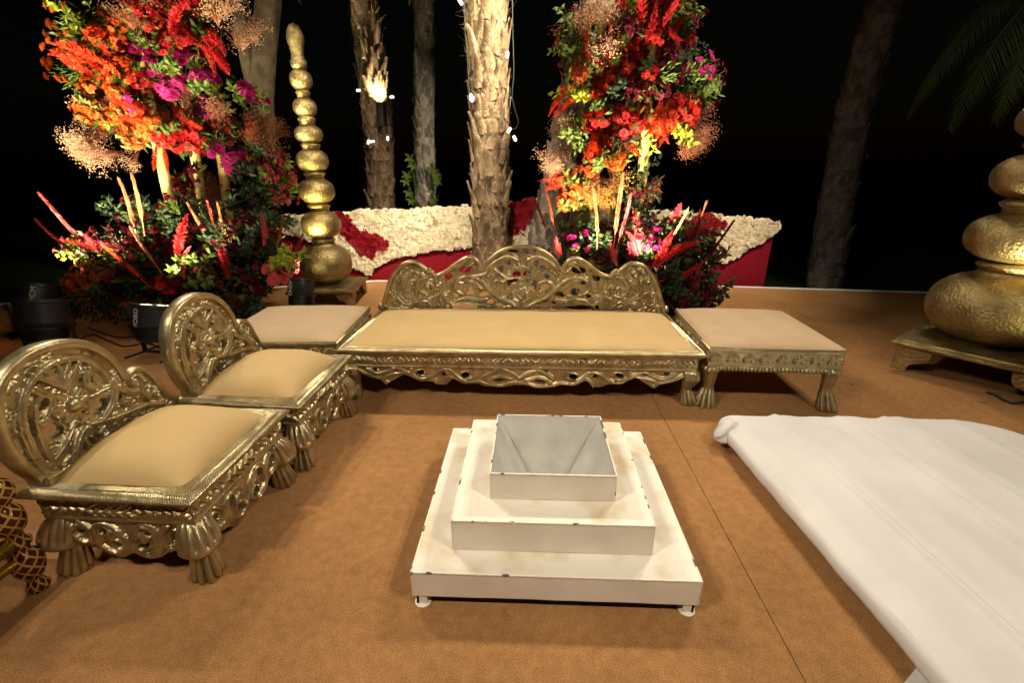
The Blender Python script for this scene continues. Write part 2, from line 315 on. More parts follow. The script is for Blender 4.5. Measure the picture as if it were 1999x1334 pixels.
# ------------------------------------------------------------------ carved furniture
def ribbed_rail(mb, half_a, half_b, sec, pitch=0.008, depth=0.0016):
    """moulding round a rectangle; sec = (outward, z) points; ribs cross the moulding"""
    for side in range(4):
        h, o0 = (half_a, half_b) if side % 2 == 0 else (half_b, half_a)
        n = int(2 * h / pitch) * 2; loops = []
        for i in range(n + 1):
            a = -1 + 2 * i / n; d = depth if (i % 2 and 0 < i < n) else 0
            loop = []
            for k, (o, z) in enumerate(sec):
                oo, zz = o - d, z - (d if 0 < k < len(sec) - 1 else 0)
                al, ou = a * (h + o), o0 + oo
                x, y = [(al, -ou), (ou, al), (-al, ou), (-ou, -al)][side]; loop.append((x, y, zz))
            loops.append(loop)
        mb.loft(loops, True)
def cushion(name, parent, hw, hd, z0, h, mat, ex=4.0, p=0.5, piping=False, seed=0):
    nx, ny = 56, 40; mb = MB(); vs = []; rg = np.random.default_rng(seed); ph = rg.uniform(0, 6, 6)
    for j in range(ny + 1):
        for i in range(nx + 1):
            u = math.sin((i / nx * 2 - 1) * math.pi / 2); v = math.sin((j / ny * 2 - 1) * math.pi / 2)
            z = h * max(0.0, (1 - abs(u) ** ex) * (1 - abs(v) ** ex)) ** p
            z += 0.0025 * (math.sin(5 * u + ph[0]) * math.sin(4 * v + ph[1]) + 0.6 * math.sin(11 * u + ph[2] + 3 * v)) * (1 - u ** 4) * (1 - v ** 4)
            vs.append((u * hw, v * hd, z0 + z))
    mb.add(vs, [(j * (nx + 1) + i, j * (nx + 1) + i + 1, (j + 1) * (nx + 1) + i + 1, (j + 1) * (nx + 1) + i) for j in range(ny) for i in range(nx)])
    c = mb.obj(name, mat, parent, True)
    if piping:
        q = MB(); pts = [(-hw, -hd), (hw, -hd), (hw, hd), (-hw, hd), (-hw, -hd)]; path = []
        for (xa, ya), (xb, yb) in zip(pts, pts[1:]):
            for t in np.linspace(0, 1, 40, endpoint=False): path.append((xa + (xb - xa) * t, ya + (yb - ya) * t, z0 + 0.004 + 0.0012 * math.sin(t * 90)))
        path.append(path[0]); q.tube(path, 0.0065, 6, cap=False); q.obj('piping', mat, c, True)
    return c
def paw_leg(mb, x, y, dx, dy, zt, rows, s=1.0, flutes=12, toes=9):
    """cabriole leg with a fluted knee and a lion paw, bulging towards (dx,dy)"""
    n = 108; a0 = math.atan2(dy, dx); loops = []
    for (z, r, off, fl) in rows:
        loop = []; fc = toes if z < .44 else flutes
        for j in range(n):
            a = 2 * math.pi * j / n; front = 0.5 + 0.5 * math.cos(a)
            rr = r * s * (1 + fl * (abs(math.cos(fc * a / 2)) - 0.5) * (0.3 + 0.7 * front))
            sq = (abs(math.cos(a - math.pi / 4)) ** 5 + abs(math.sin(a - math.pi / 4)) ** 5) ** (-0.2)
            rr *= 0.55 + 0.45 * sq
            loop.append((x + dx * off * s + rr * math.cos(a + a0), y + dy * off * s + rr * math.sin(a + a0), z * zt))
        loops.append(loop)
    mb.loft(loops[::-1])
KNEE = [(1.0, .042, 0, 0), (.96, .046, .006, .10), (.90, .052, .012, .26), (.80, .059, .020, .30), (.68, .063, .027, .30), (.635, .064, .030, .20), (.61, .068, .032, .0), (.575, .069, .032, 0), (.52, .064, .027, 0), (.465, .043, .011, 0),
        (.445, .038, .007, .0), (.42, .038, .007, .25), (.33, .040, .010, .40), (.22, .044, .015, .46), (.11, .048, .020, .48), (.05, .050, .023, .44), (.02, .049, .023, .40), (0, .044, .021, .36)]
SLIM = [(1.0, .040, 0, 0), (.96, .044, .004, .2), (.90, .045, .006, .25), (.86, .040, .004, .05), (.72, .036, .004, .06), (.55, .031, .0, .08), (.46, .030, .0, .1),
        (.41, .032, .003, .30), (.30, .038, .010, .42), (.18, .044, .018, .48), (.08, .049, .024, .5), (.03, .051, .026, .44), (0, .046, .025, .38)]

CAB = [(1.0, .046, .0, 0), (.97, .052, .006, .0), (.93, .053, .009, .12), (.80, .055, .013, .14), (.76, .056, .014, 0), (.72, .053, .012, 0), (.60, .043, .006, .03), (.48, .032, -.001, .03), (.42, .029, -.004, 0),
       (.39, .030, -.003, .25), (.30, .035, .004, .40), (.18, .041, .012, .46), (.08, .046, .018, .48), (.03, .047, .020, .42), (0, .043, .019, .36)]
def apron_relief(L, long, zs=1.0):
    hl = L / 2; r = Relief(-hl, hl, -0.155 * zs, 0.0, 0.0035)
    if long:
        k = hl / 1.04
        bp = [(-1.06, .02), (-1.04, .027), (-1.0, .05), (-.95, .085), (-.90, .10), (-.86, .105), (-.836, .125), (-.81, .11), (-.77, .085), (-.73, .06), (-.69, .075), (-.66, .095), (-.626, .108), (-.58, .105), (-.545, .11), (-.51, .13), (-.48, .13), (-.45, .115), (-.42, .085),
              (-.39, .10), (-.36, .118), (-.335, .122), (-.29, .115), (-.25, .12), (-.22, .136), (-.18, .138), (-.13, .13), (-.096, .142), (-.07, .13), (-.03, .122), (0, .12)]
        holes = [(-.918, .03, .026, .014, -.5), (-.79, .022, .028, .013, .5), (-.626, .045, .030, .016, -.5), (-.475, .05, .017, .014, .6), (-.338, .056, .028, .020, -.3), (-.154, .02, .028, .011, .5), (-.126, .085, .042, .011, -.2)]
        waves = [[(-1.03, .02), (-.97, .06), (-.90, .082), (-.85, .095)], [(-.96, .02), (-.90, .055), (-.83, .04), (-.77, .012), (-.70, .045), (-.63, .088), (-.56, .075), (-.50, .03), (-.44, .02), (-.40, .06), (-.335, .104), (-.26, .098), (-.2, .118), (-.11, .126), (-.05, .105), (0, .10)],
                 [(-.68, .015), (-.67, .06), (-.6, .07)], [(-.52, .11), (-.54, .07), (-.49, .03)], [(-.3, .02), (-.29, .06), (-.34, .085)], [(-.22, .07), (-.17, .035), (-.12, .008), (-.06, .03), (0, .075)], [(-.2, .1), (-.13, .065), (-.04, .085)], [(-.84, .12), (-.86, .085), (-.80, .06), (-.72, .045)], [(-.47, .118), (-.45, .09), (-.42, .07)]]
    else:
        k = hl / 0.26
        bp = [(-.26, .03), (-.235, .055), (-.215, .085), (-.18, .10), (-.15, .105), (-.12, .12), (-.08, .128), (-.05, .128), (-.025, .12), (0, .112)]
        holes = [(-.208, .045, .017, .015, 0), (-.105, .04, .020, .013, .8), (-.055, .085, .024, .011, .6), (-.03, .05, .010, .010, 0)]
        waves = [[(-.25, .02), (-.225, .07), (-.17, .08), (-.15, .045)], [(-.19, .012), (-.14, .05), (-.13, .09), (-.07, .112), (-.02, .095), (0, .07)], [(-.13, .075), (-.125, .03), (-.08, .018), (-.035, .04), (0, .075)], [(-.08, .065), (-.06, .045), (-.03, .06)]]
    bp = [(x, z * zs) for x, z in bp]; holes = [(x, z * zs, rx, rz * zs, a) for x, z, rx, rz, a in holes]; waves = [[(x, z * zs) for x, z in w] for w in waves]
    B = np.array(bp); xs = np.abs(r.X) / k
    r.plate((r.Z > -np.interp(-xs, B[:, 0], B[:, 1])) & (r.Z <= 0))
    for (hx, hz, rx, rz, a) in holes:
        for sg in (1, -1): r.hole(sg * hx * k, -hz, rx, rz, -a * sg)
    for w in waves:
        for sg in (1, -1): r.ribbon([(sg * x * k, -z) for x, z in w], 0.026, 0.018, 2, 0.003, 1.1)
    for (hx, hz, rx, rz, a) in holes:                                        # raised lips round the openings
        for sg in (1, -1):
            t = np.linspace(0.5, 5.6, 22); c, sn = math.cos(-a * sg), math.sin(-a * sg)
            ex, ez = (rx + .004) * np.cos(t), (rz + .004) * np.sin(t)
            r.stroke(np.stack([sg * hx * k + ex * c - ez * sn, -hz + ex * sn + ez * c], 1), 0.0055, 0.8, 0.003)
    return r.mesh('apron', 0.018, M['gold'])
def frieze_relief(L, h, seed=1):
    r = Relief(-L / 2, L / 2, 0, h, 0.0035); r.plate(np.ones_like(r.m))
    rg = random.Random(seed); n = int(L / 0.075)
    r.stroke(np.stack([np.arange(-L / 2, L / 2, .004), np.full(len(np.arange(-L / 2, L / 2, .004)), 0.008)], 1), 0.005, 0.8)
    r.stroke(np.stack([np.arange(-L / 2, L / 2, .004), np.full(len(np.arange(-L / 2, L / 2, .004)), h - 0.006)], 1), 0.004, 0.8)
    n = int(L / 0.034)
    for i in range(n):
        x = -L / 2 + (i + .5) * L / n; zc = h * 0.52; dr = 1 if (i // 5) % 2 else -1
        r.ribbon([(x - dr * .012, zc), (x + dr * .004, zc + .012), (x + dr * .016, zc + .026)], 0.013, 0.004, 1, 0.001)
        r.ribbon([(x - dr * .012, zc), (x + dr * .004, zc - .012), (x + dr * .016, zc - .026)], 0.013, 0.004, 1, 0.001)
        if i % 5 == 2:
            for q in range(6): r.stroke([(x + .012 * math.cos(q * 1.047), zc + .012 * math.sin(q * 1.047))], [0.007], 0.9, 0.002)
        for q in range(3): r.stroke([(x + rg.uniform(-.016, .016), h * rg.uniform(.15, .9))], [rg.uniform(.003, .005)], 0.9, 0.001)
    return r.mesh('frieze', 0.006, M['gold'])

def daybed_base(t, hw, hd, zt, inset, leg_s, long_front, cush_h, cush_ex, cush_p, seed):
    zf1 = zt - 0.045; zf0 = zf1 - 0.088
    mb = MB()
    ribbed_rail(mb, hw - 0.036, hd - 0.036, [(-0.06, zf1 + .001), (0.0, zf1), (.012, zf1 + .001), (.014, zf1 + .008), (.024, zf1 + .011), (.034, zf1 + .020), (.036, zf1 + .028), (.031, zf1 + .037), (.02, zf1 + .043), (.008, zt - .001), (.004, zt - .005), (0, zt), (-.055, zt + .001), (-.06, zt - .02)])
    mb.obj('seat_rail', M['gold'], t, 40)
    mb = MB(); i = inset + 0.012; mb.box(-hw + i, hw - i, -hd + i, hd - i, zf0 + .004, zf1 + 0.02); mb.obj('seat_frame', M['gold'], t)
    mg = .040 if long_front else .064
    cushion('seat_cushion', t, hw - mg, hd - mg, zt - 0.012, cush_h, M['cream'], cush_ex, cush_p, seed=seed)
    fw, fd = frieze_relief(2 * (hw - inset), zf1 - zf0 + .012, seed), frieze_relief(2 * (hd - inset), zf1 - zf0 + .012, seed + 1)
    zs = 1.0 if long_front else 1.42
    aw, ad = apron_relief(2 * (hw - inset) - .1, long_front, zs), apron_relief(2 * (hd - inset) - .1, False, zs)
    for k, (mf, ma, off) in enumerate(((fw, aw, hd), (fd, ad, hw), (fw, aw, hd), (fd, ad, hw))):
        a = k * math.pi / 2; d = off - inset
        for me, z in ((mf, zf0 - .002), (ma, zf0 + .004)):
            o = link('frieze' if me is mf else 'apron', me, t); o.rotation_euler = (0, 0, a)
            o.location = (d * math.sin(a), -d * math.cos(a), z)
            if me is ma: o.location = ((d - .012) * math.sin(a), -(d - .012) * math.cos(a), z)
    for sx in (-1, 1):
        for sy in (-1, 1):
            mb = MB(); q = inset + 0.035
            paw_leg(mb, sx * (hw - q), sy * (hd - q), sx * .7071, sy * .7071, zf0 + .004, CAB if long_front else KNEE, leg_s); mb.obj('leg', M['gold'], t, 50)

def rim_mesh(path, w, thick, pitch, name='rim'):
    """ribbed edge band swept along a 2-D outline in the x-z plane"""
    c = catmull(path, 0.004); seg = np.r_[0, np.cumsum(np.linalg.norm(np.diff(c, axis=0), axis=1))]
    n = int(seg[-1] / pitch) * 2; s = np.linspace(0, seg[-1], n); c = np.stack([np.interp(s, seg, c[:, 0]), np.interp(s, seg, c[:, 1])], 1)
    t = np.gradient(c, axis=0); t /= np.linalg.norm(t, axis=1)[:, None]; nr = np.stack([-t[:, 1], t[:, 0]], 1); loops = []
    for i in range(n):
        d = 0.0014 if i % 2 else 0.0
        sec = [(-w, -thick * .42), (-w * .3, -thick * .5), (w * .5 - d, -thick * .5 + d), (w - d, -thick * .34), (w - d, thick * .34), (w * .5 - d, thick * .5 - d), (-w * .3, thick * .5), (-w, thick * .42)]
        loops.append([(c[i, 0] + nr[i, 0] * a, y, c[i, 1] + nr[i, 1] * a) for a, y in sec])
    mb = MB(); mb.loft(loops); return mb

# --- long sofa
sofa = thing('carved_daybed', 'long gilded sofa with tall carved openwork back and cream seat cushion', 'sofa', (-0.058, 3.075, 0))
daybed_base(sofa, 1.138, 0.455, 0.362, 0.036, 1.0, True, 0.055, 5, 0.45, 3)
TOP = np.array([(0, .515), (.1, .503), (.18, .468), (.25, .41), (.285, .36), (.30, .345), (.315, .36), (.345, .405), (.39, .43), (.44, .42), (.51, .378), (.58, .325), (.64, .295), (.675, .295), (.69, .315), (.705, .325), (.72, .318), (.75, .345), (.80, .383), (.85, .393), (.90, .382), (.95, .35), (1.0, .29), (1.04, .215), (1.075, .12), (1.10, .05), (1.115, .0)])
r = Relief(-1.12, 1.12, 0, 0.53, 0.0042)
r.plate(r.Z < np.interp(np.abs(r.X), TOP[:, 0], TOP[:, 1]) - 0.006)
for (hx, hz, rx, rz, a) in [(.575, .262, .034, .017, .5), (.43, .325, .045, .022, .15), (.47, .225, .017, .014, 0), (.415, .155, .028, .026, 0), (.295, .125, .030, .024, .4), (.605, .03, .034, .022, 0), (.455, .03, .085, .018, 0),
                            (.165, .325, .016, .034, -.3), (.107, .38, .016, .016, 0), (.195, .272, .015, .018, 0), (.25, .07, .022, .018, 0), (.09, .045, .03, .018, .4), (.07, .468, .04, .008, -.15), (.04, .29, .026, .022, 0), (.075, .232, .04, .022, .6), (.12, .18, .02, .012, 0), (.33, .255, .018, .014, 0), (.17, .04, .03, .014, -.3), (.52, .12, .018, .012, 0)]:
    for sg in (1, -1): r.hole(sg * hx, hz, rx * 1.22, rz * 1.22, a * -sg)
r.filler(560, 5, [(x * sg, z) for sg in (1, -1) for x, z in ((.735, .185), (.45, .19), (.16, .2), (.06, .38), (.9, .2), (.62, .06), (.0, .1))], .012, .06)
for sg in (1, -1):
    S = lambda pts: [(sg * x, z) for x, z in pts]
    r.ribbon(S([(.02, .02), (.10, .07), (.19, .11), (.24, .18), (.20, .24), (.13, .22), (.12, .17)]), .04, .02, 3)         # centre volutes
    r.ribbon(S([(.28, .33), (.245, .36), (.19, .40), (.11, .43), (.04, .40), (.035, .35), (.08, .335)]), .034, .018, 3)
    r.ribbon(S([(.0, .26), (.05, .27), (.11, .26), (.16, .30), (.21, .34)]), .02, .018, 2)
    r.ribbon(S([(.22, .13), (.28, .20), (.36, .265), (.45, .272), (.515, .225), (.51, .16), (.45, .135), (.42, .18)]), .038, .02, 3)  # large scroll
    r.ribbon(S([(.30, .17), (.36, .215), (.43, .235), (.47, .205)]), .03, .012, 2)
    r.ribbon(S([(.26, .10), (.34, .09), (.42, .105), (.49, .09), (.55, .055), (.60, .09), (.625, .15)]), .04, .026, 3)
    r.ribbon(S([(.24, .04), (.31, .05), (.38, .055), (.47, .062), (.54, .05), (.59, .0)]), .024, .018, 2)
    r.ribbon(S([(.31, .335), (.345, .345), (.36, .375), (.335, .39), (.325, .37)]), .022, .012, 2)
    r.ribbon(S([(.37, .385), (.42, .35), (.46, .30)]), .03, .012, 2); r.ribbon(S([(.43, .40), (.49, .35), (.52, .31)]), .03, .012, 2); r.ribbon(S([(.50, .37), (.55, .32), (.57, .28)]), .03, .012, 2)
    r.ribbon(S([(.27, .31), (.33, .29), (.40, .275)]), .02, .02, 2)
    r.ribbon(S([(.63, .27), (.60, .21), (.63, .14), (.70, .09), (.64, .04), (.58, .07)]), .036, .02, 3)                      # lobes at the ends
    r.spiral(sg * .735, .185, .085, math.pi * (.5 if sg > 0 else .5), sg * -1.35, .03, 2)
    r.spiral(sg * .725, .30, .035, 1.6, sg * 1.2, .014, 1)
    r.ribbon(S([(.80, .02), (.83, .12), (.815, .22), (.76, .28), (.69, .27)]), .036, .018, 3)
    r.fan(sg * .83, .07, [(sg * (.83 + x), z) for x, z in ((.17, .05), (.16, .11), (.15, .18), (.10, .24), (.05, .29), (-.0, .31))], .024, -.25 * sg)
    r.fan(sg * .70, .02, [(sg * (.70 + x), z) for x, z in ((-.05, .10), (-.02, .13), (.03, .14), (.07, .11), (.10, .07))], .02, .2 * sg)
    r.fan(0, 0, S([(.03, .13), (.07, .10), (.12, .07), (.16, .03)]), .026, .2 * sg)
    r.fan(sg * .62, .0, S([(.60, .12), (.625, .14), (.65, .12)]), .026, 0)
    r.ribbon(S([(.97, .02), (.985, .12), (.96, .22), (.91, .30), (.84, .35), (.77, .33)]), .012, .008, 1)
    r.spiral(sg * 1.10, .022, .022, 0, 1.2, .016, 1)
for a in range(8): r.ribbon([(0, .345), (.03 * math.cos(a * .785), .345 + .03 * math.sin(a * .785))], .02, .016, 2)
r.stroke([(0, .345)], [.014], 1.0, .008); r.fan(0, .385, [(-.035, .46), (-.018, .475), (0, .48), (.018, .475), (.035, .46)], .018, 0)
for x in np.arange(-1.08, 1.08, .004): r.stroke([(x, .004)], [.008], .5)
back = link('backrest', r.mesh('backrest', 0.026, M['gold']), sofa, loc=(0, 0.425, 0.360))
full = [(-x, z - .008) for x, z in TOP[::-1]] + [(x, z - .008) for x, z in TOP[1:]]
rim_mesh(full, 0.012, 0.05, 0.016).obj('rim', M['gold'], back, 50)
for sg in (-1, 1):
    mb = MB(); mb.lathe([(.002, -.03), (.024, -.026), (.03, 0), (.024, .026), (.002, .03)], 20)
    o = mb.obj('end_scroll', M['gold'], back, True, loc=(sg * 1.118, 0.005, 0.024)); o.rotation_euler = (math.pi / 2, 0, 0)

# --- two single daybeds with a carved arm at the outer side
def single(label, loc, rz, seed):
    t = thing('carved_single_seat', label, 'seat', loc, rz)
    daybed_base(t, 0.322, 0.312, 0.38, 0.036, 0.9, False, 0.115, 2.8, 0.6, seed)
    A = [(-.262, .0), (-.285, .05), (-.315, .12), (-.327, .20), (-.322, .29), (-.29, .375), (-.23, .428), (-.15, .452), (-.06, .445), (.02, .41), (.085, .34), (.115, .27), (.12, .235), (.135, .225)]
    Bp = [(.125, .215), (.15, .232), (.185, .236), (.22, .22), (.25, .175), (.275, .11), (.305, .05), (.345, .015)]
    o = A + Bp[1:]; xs = np.array([p[0] for p in o]); zs = np.array([p[1] for p in o])
    r = Relief(-.335, .35, 0, .46, 0.0038); poly = np.array(o + [(.345, 0)])
    inside = np.zeros(r.m.shape, bool)
    for i in range(len(poly)):                                                # even-odd fill of the outline
        (xa, za), (xb, zb) = poly[i - 1], poly[i]
        if za == zb: continue
        hit = ((za > r.Z) != (zb > r.Z)) & (r.X < (xb - xa) * (r.Z - za) / (zb - za) + xa); inside ^= hit
    r.plate(inside)
    for (hx, hz, rx, rz, an) in ((-.195, .275, .030, .022, .5), (-.185, .165, .034, .026, -.4), (-.02, .285, .026, .022, -.5), (-.005, .165, .036, .02, .5), (-.17, .355, .018, .010, .6), (-.045, .372, .02, .009, -.3), (-.09, .055, .05, .02, .1), (.045, .30, .012, .03, .3), (.075, .165, .022, .016, 0), (-.245, .21, .008, .03, 0), (.13, .17, .018, .012, .4)): r.hole(hx, hz, rx, rz, an)
    r.filler(190, seed, [(-.105, .225), (.16, .12), (-.2, .05), (.24, .06)], .012, .055)
    cx, cz = -.105, .225
    r.ribbon([(-.245, .02), (-.27, .12), (-.265, .25), (-.21, .35), (-.11, .395), (-.01, .365), (.05, .29), (.07, .22)], .034, .024, 3)
    r.ribbon([(-.22, .04), (-.235, .14), (-.225, .25), (-.18, .31)], .026, .016, 2)
    for a in range(9):
        an = a * 2 * math.pi / 9; r.ribbon([(cx + .02 * math.cos(an), cz + .02 * math.sin(an)), (cx + .065 * math.cos(an), cz + .065 * math.sin(an))], .034, .026, 3)
    r.stroke([(cx, cz)], [.028], .9, .012)
    r.fan(cx, .30, [(cx - .09, .385), (cx - .05, .40), (cx, .405), (cx + .05, .395), (cx + .09, .37)], .03, 0)
    r.ribbon([(-.20, .33), (-.16, .28), (-.19, .23), (-.235, .22)], .03, .014, 2); r.ribbon([(-.01, .33), (-.03, .28), (.0, .24), (.05, .235)], .03, .014, 2)
    r.ribbon([(-.18, .23), (-.15, .215)], .02, .02, 2); r.ribbon([(-.06, .225), (.05, .225)], .02, .02, 2)
    r.ribbon([(-.24, .06), (-.17, .10), (-.12, .15), (cx, .17)], .034, .018, 3); r.ribbon([(.07, .21), (.03, .14), (-.04, .11), (cx, .15)], .04, .02, 3)
    r.ribbon([(-.16, .02), (-.13, .08), (-.08, .12), (.0, .10), (.09, .085), (.18, .07), (.27, .03)], .036, .024, 3)
    r.ribbon([(.09, .20), (.13, .16), (.19, .13), (.25, .07)], .034, .016, 3); r.spiral(.16, .195, .028, 0, 1.2, .016, 1); r.spiral(.085, .225, .026, 2, 1.2, .016, 1)
    r.fan(.20, .09, [(.19, .20), (.22, .185), (.24, .15)], .022, .15); r.fan(-.10, .0, [(-.15, .06), (-.10, .08), (-.06, .06)], .03, 0)
    for x in np.arange(-.25, .33, .004): r.stroke([(x, .006)], [.010], .5)
    bk = link('backrest', r.mesh('backrest', 0.03, M['gold']), t, loc=(0, 0.245, 0.378))
    rim_mesh(A, 0.015, 0.062, 0.009).obj('rim', M['gold'], bk, 50, loc=(0, .012, 0)); rim_mesh(Bp, 0.011, 0.05, 0.009).obj('rim', M['gold'], bk, 50, loc=(0, .012, 0))
    mb = MB(); mb.box(-.285, -.225, -.034, .05, -.002, .035); mb.obj('rim_foot', M['gold'], bk, bevel=.006)
    return t
single('small gilded seat with round carved side arm, beside the red lacquered stool', (-1.415, 1.525, 0), R(88.5), 11)
single('small gilded seat with round carved side arm, between its twin and the long sofa', (-1.362, 2.195, 0), R(88.0), 21)

# --- two ottomans
def shell():
    r = Relief(-.044, .044, 0, .07, 0.003)
    r.plate((r.X ** 2 + (r.Z - .026) ** 2 < .042 ** 2) & (r.Z > 0.004)); r.m &= ~((r.X ** 2 + (r.Z - .012) ** 2) < .012 ** 2)
    for a in np.linspace(-.35, math.pi + .35, 9): r.ribbon([(.014 * math.cos(a), .02 + .012 * math.sin(a)), (.038 * math.cos(a), .026 + .036 * math.sin(a))], .014, .012, 1, .004, 1.0)
    return r.mesh('shell', 0.006, M['gold'])
SHELL = shell()
def ottoman(label, loc, rz, hw, hd, seed):
    t = thing('ottoman', label, 'ottoman', loc, rz, None); zt = .40
    mb = MB(); mb.box(-hw + .012, hw - .012, -hd + .012, hd - .012, .262, zt - .02); mb.obj('seat_frame', M['gold'], t)
    mb = MB(); ribbed_rail(mb, hw - .02, hd - .02, [(-.03, zt - .034), (.008, zt - .034), (.016, zt - .028), (.018, zt - .012), (.012, zt - .002), (-.004, zt), (-.03, zt)], .012); mb.obj('seat_rail', M['gold'], t, 40)
    mb = MB(); ribbed_rail(mb, hw - .02, hd - .02, [(-.03, .272), (.004, .272), (.010, .278), (.010, .288), (.003, .293), (-.03, .293)], .01); mb.obj('lower_rail', M['gold'], t, 40)
    for k, (off, ln) in enumerate(((hd, hw), (hw, hd), (hd, hw), (hw, hd))):
        a = k * math.pi / 2; n = 8
        for i in range(n):
            o = link('shell_carving', SHELL, t); u = -ln + .055 + (2 * ln - .11) * i / (n - 1); d = off - .0115
            o.rotation_euler = (0, 0, a); o.location = (u * math.cos(a) + d * math.sin(a), u * math.sin(a) - d * math.cos(a), .294)
        mb = MB(); nb = int(2 * (ln - .06) / .022)
        for i in range(nb):
            u = -ln + .07 + (2 * ln - .14) * i / (nb - 1); rr = .0125
            c = Vector((u * math.cos(a) + (off - .012) * math.sin(a), u * math.sin(a) - (off - .012) * math.cos(a), .258))
            tilt = .5
            mb.loft([[c + Vector(((math.cos(q) * rr * p) * math.cos(a) - (math.sin(q) * rr * p) * math.sin(a), (math.cos(q) * rr * p) * math.sin(a) + (math.sin(q) * rr * p) * math.cos(a), w * .016)) for q in np.linspace(0, 2 * math.pi, 7)[:-1]] for p, w in ((.3, -1), (.85, -.5), (1, .1), (.7, .8), (.3, 1))])
        mb.obj('bead_moulding', M['gold'], t, True)
    cushion('seat_cushion', t, hw - .012, hd - .012, zt - .004, .05, M['blush'], 4.5, .5, True, seed)
    for sx in (-1, 1):
        for sy in (-1, 1):
            mb = MB(); paw_leg(mb, sx * (hw - .045), sy * (hd - .045), sx * .5, sy * .866, .272, SLIM, 1.05, 9); mb.obj('leg', M['gold'], t, 50)
    return t
ottoman('gilded ottoman with blush cushion and shell carving beside the spread white sheet', (1.503, 3.035, 0), R(-2.0), .40, .415, 31)
ottoman('gilded ottoman with blush cushion tucked behind the small seats', (-1.615, 3.015, 0), R(3.5), .40, .40, 32)

# --- fire altar
kund = thing('fire_altar', 'white painted three-tier metal fire altar with square funnel on top', 'altar', (0.0957, 1.607, 0))
def tier(name, x0, x1, y0, y1, z0, z1, open_top=False):
    x0 -= .0957; x1 -= .0957; y0 -= 1.607; y1 -= 1.607
    mb = MB(); rg = random.Random(x0)
    n = 14
    def side(pa, pb):
        lo, hi = [], []
        for i in range(n + 1):
            t = i / n; x = pa[0] + (pb[0] - pa[0]) * t; y = pa[1] + (pb[1] - pa[1]) * t; w = .0018 * math.sin(math.pi * t) * rg.uniform(-1, 1)
            lo.append((x, y, z0 + abs(w) * 1.5)); hi.append((x, y, z1 + w * .3))
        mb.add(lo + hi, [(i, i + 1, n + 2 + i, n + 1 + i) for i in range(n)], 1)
    c = [(x0, y0), (x1, y0), (x1, y1), (x0, y1)]
    for i in range(4): side(c[i], c[(i + 1) % 4])
    if not open_top:
        ix0, ix1, iy0, iy1 = -.12 - .0957, .306 - .0957, 1.38 - 1.607, 1.78 - 1.607
        mb.add([(x, y, z1) for x, y in c] + [(ix0, iy0, z1), (ix1, iy0, z1), (ix1, iy1, z1), (ix0, iy1, z1)], [(0, 1, 5, 4), (1, 2, 6, 5), (2, 3, 7, 6), (3, 0, 4, 7)], 0)
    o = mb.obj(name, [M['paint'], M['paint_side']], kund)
    e = MB()
    for i in range(4):
        (xa, ya), (xb, yb) = c[i], c[(i + 1) % 4]; d = Vector((xb - xa, yb - ya, 0)).normalized(); nn = Vector((d.y, -d.x, 0))
        A, B = Vector((xa, ya, z1)), Vector((xb, yb, z1)); w = .0035; up = Vector((0, 0, .0016))
        for (p0, p1) in ((A, B),):
            e.loft([[p + nn * .0022 - Vector((0, 0, w)), p + nn * .0022 + up, p - nn * w + up, p - nn * w - Vector((0, 0, .0008))] for p in (p0, p1)])
        e.tube([Vector((xa, ya, z0 + .004)), Vector((xa, ya, z1))], .0024, 5)
    e.obj('edge', M['chip'], o); return o
tier('base_tier', -.380, .573, 1.152, 2.063, .046, .150); tier('middle_tier', -.256, .434, 1.254, 1.931, .1505, .278)
tt = tier('top_tier', -.131, .317, 1.370, 1.790, .2785, .389, True)
mb = MB(); x0, x1, y0, y1 = -.131 - .0957, .317 - .0957, 1.370 - 1.607, 1.790 - 1.607; k = .005; cxm, cym = (x0 + x1) / 2, (y0 + y1) / 2
a = [(x0 + k, y0 + k), (x1 - k, y0 + k), (x1 - k, y1 - k), (x0 + k, y1 - k)]; bb = [(cxm + sx * .075, cym + sy * .075) for sx, sy in ((-1, -1), (1, -1), (1, 1), (-1, 1))]
mb.add([(x, y, .388) for x, y in a] + [(x, y, .17) for x, y in bb], [(1, 0, 4, 5), (2, 1, 5, 6), (3, 2, 6, 7), (0, 3, 7, 4), (4, 7, 6, 5)])
mb.obj('funnel', M['paint_in'], tt)
for sx in (0, 1):
    for sy in (0, 1):
        x, y = (-.352 - .0957, .546 - .0957)[sx], (1.160 - 1.607, 2.04 - 1.607)[sy]
        mb = MB(); mb.box(x - .018, x + .018, y - .004, y + .004, .004, .06); mb.box(x - (.018 if sx == 0 else -.010), x - (.010 if sx == 0 else -.018), y - .004, y + .03, .004, .06)
        mb.lathe([(.027, 0), (.029, .004), (.020, .009)], 18, (x, y + .012)); mb.obj('foot', M['paint_side'], kund)

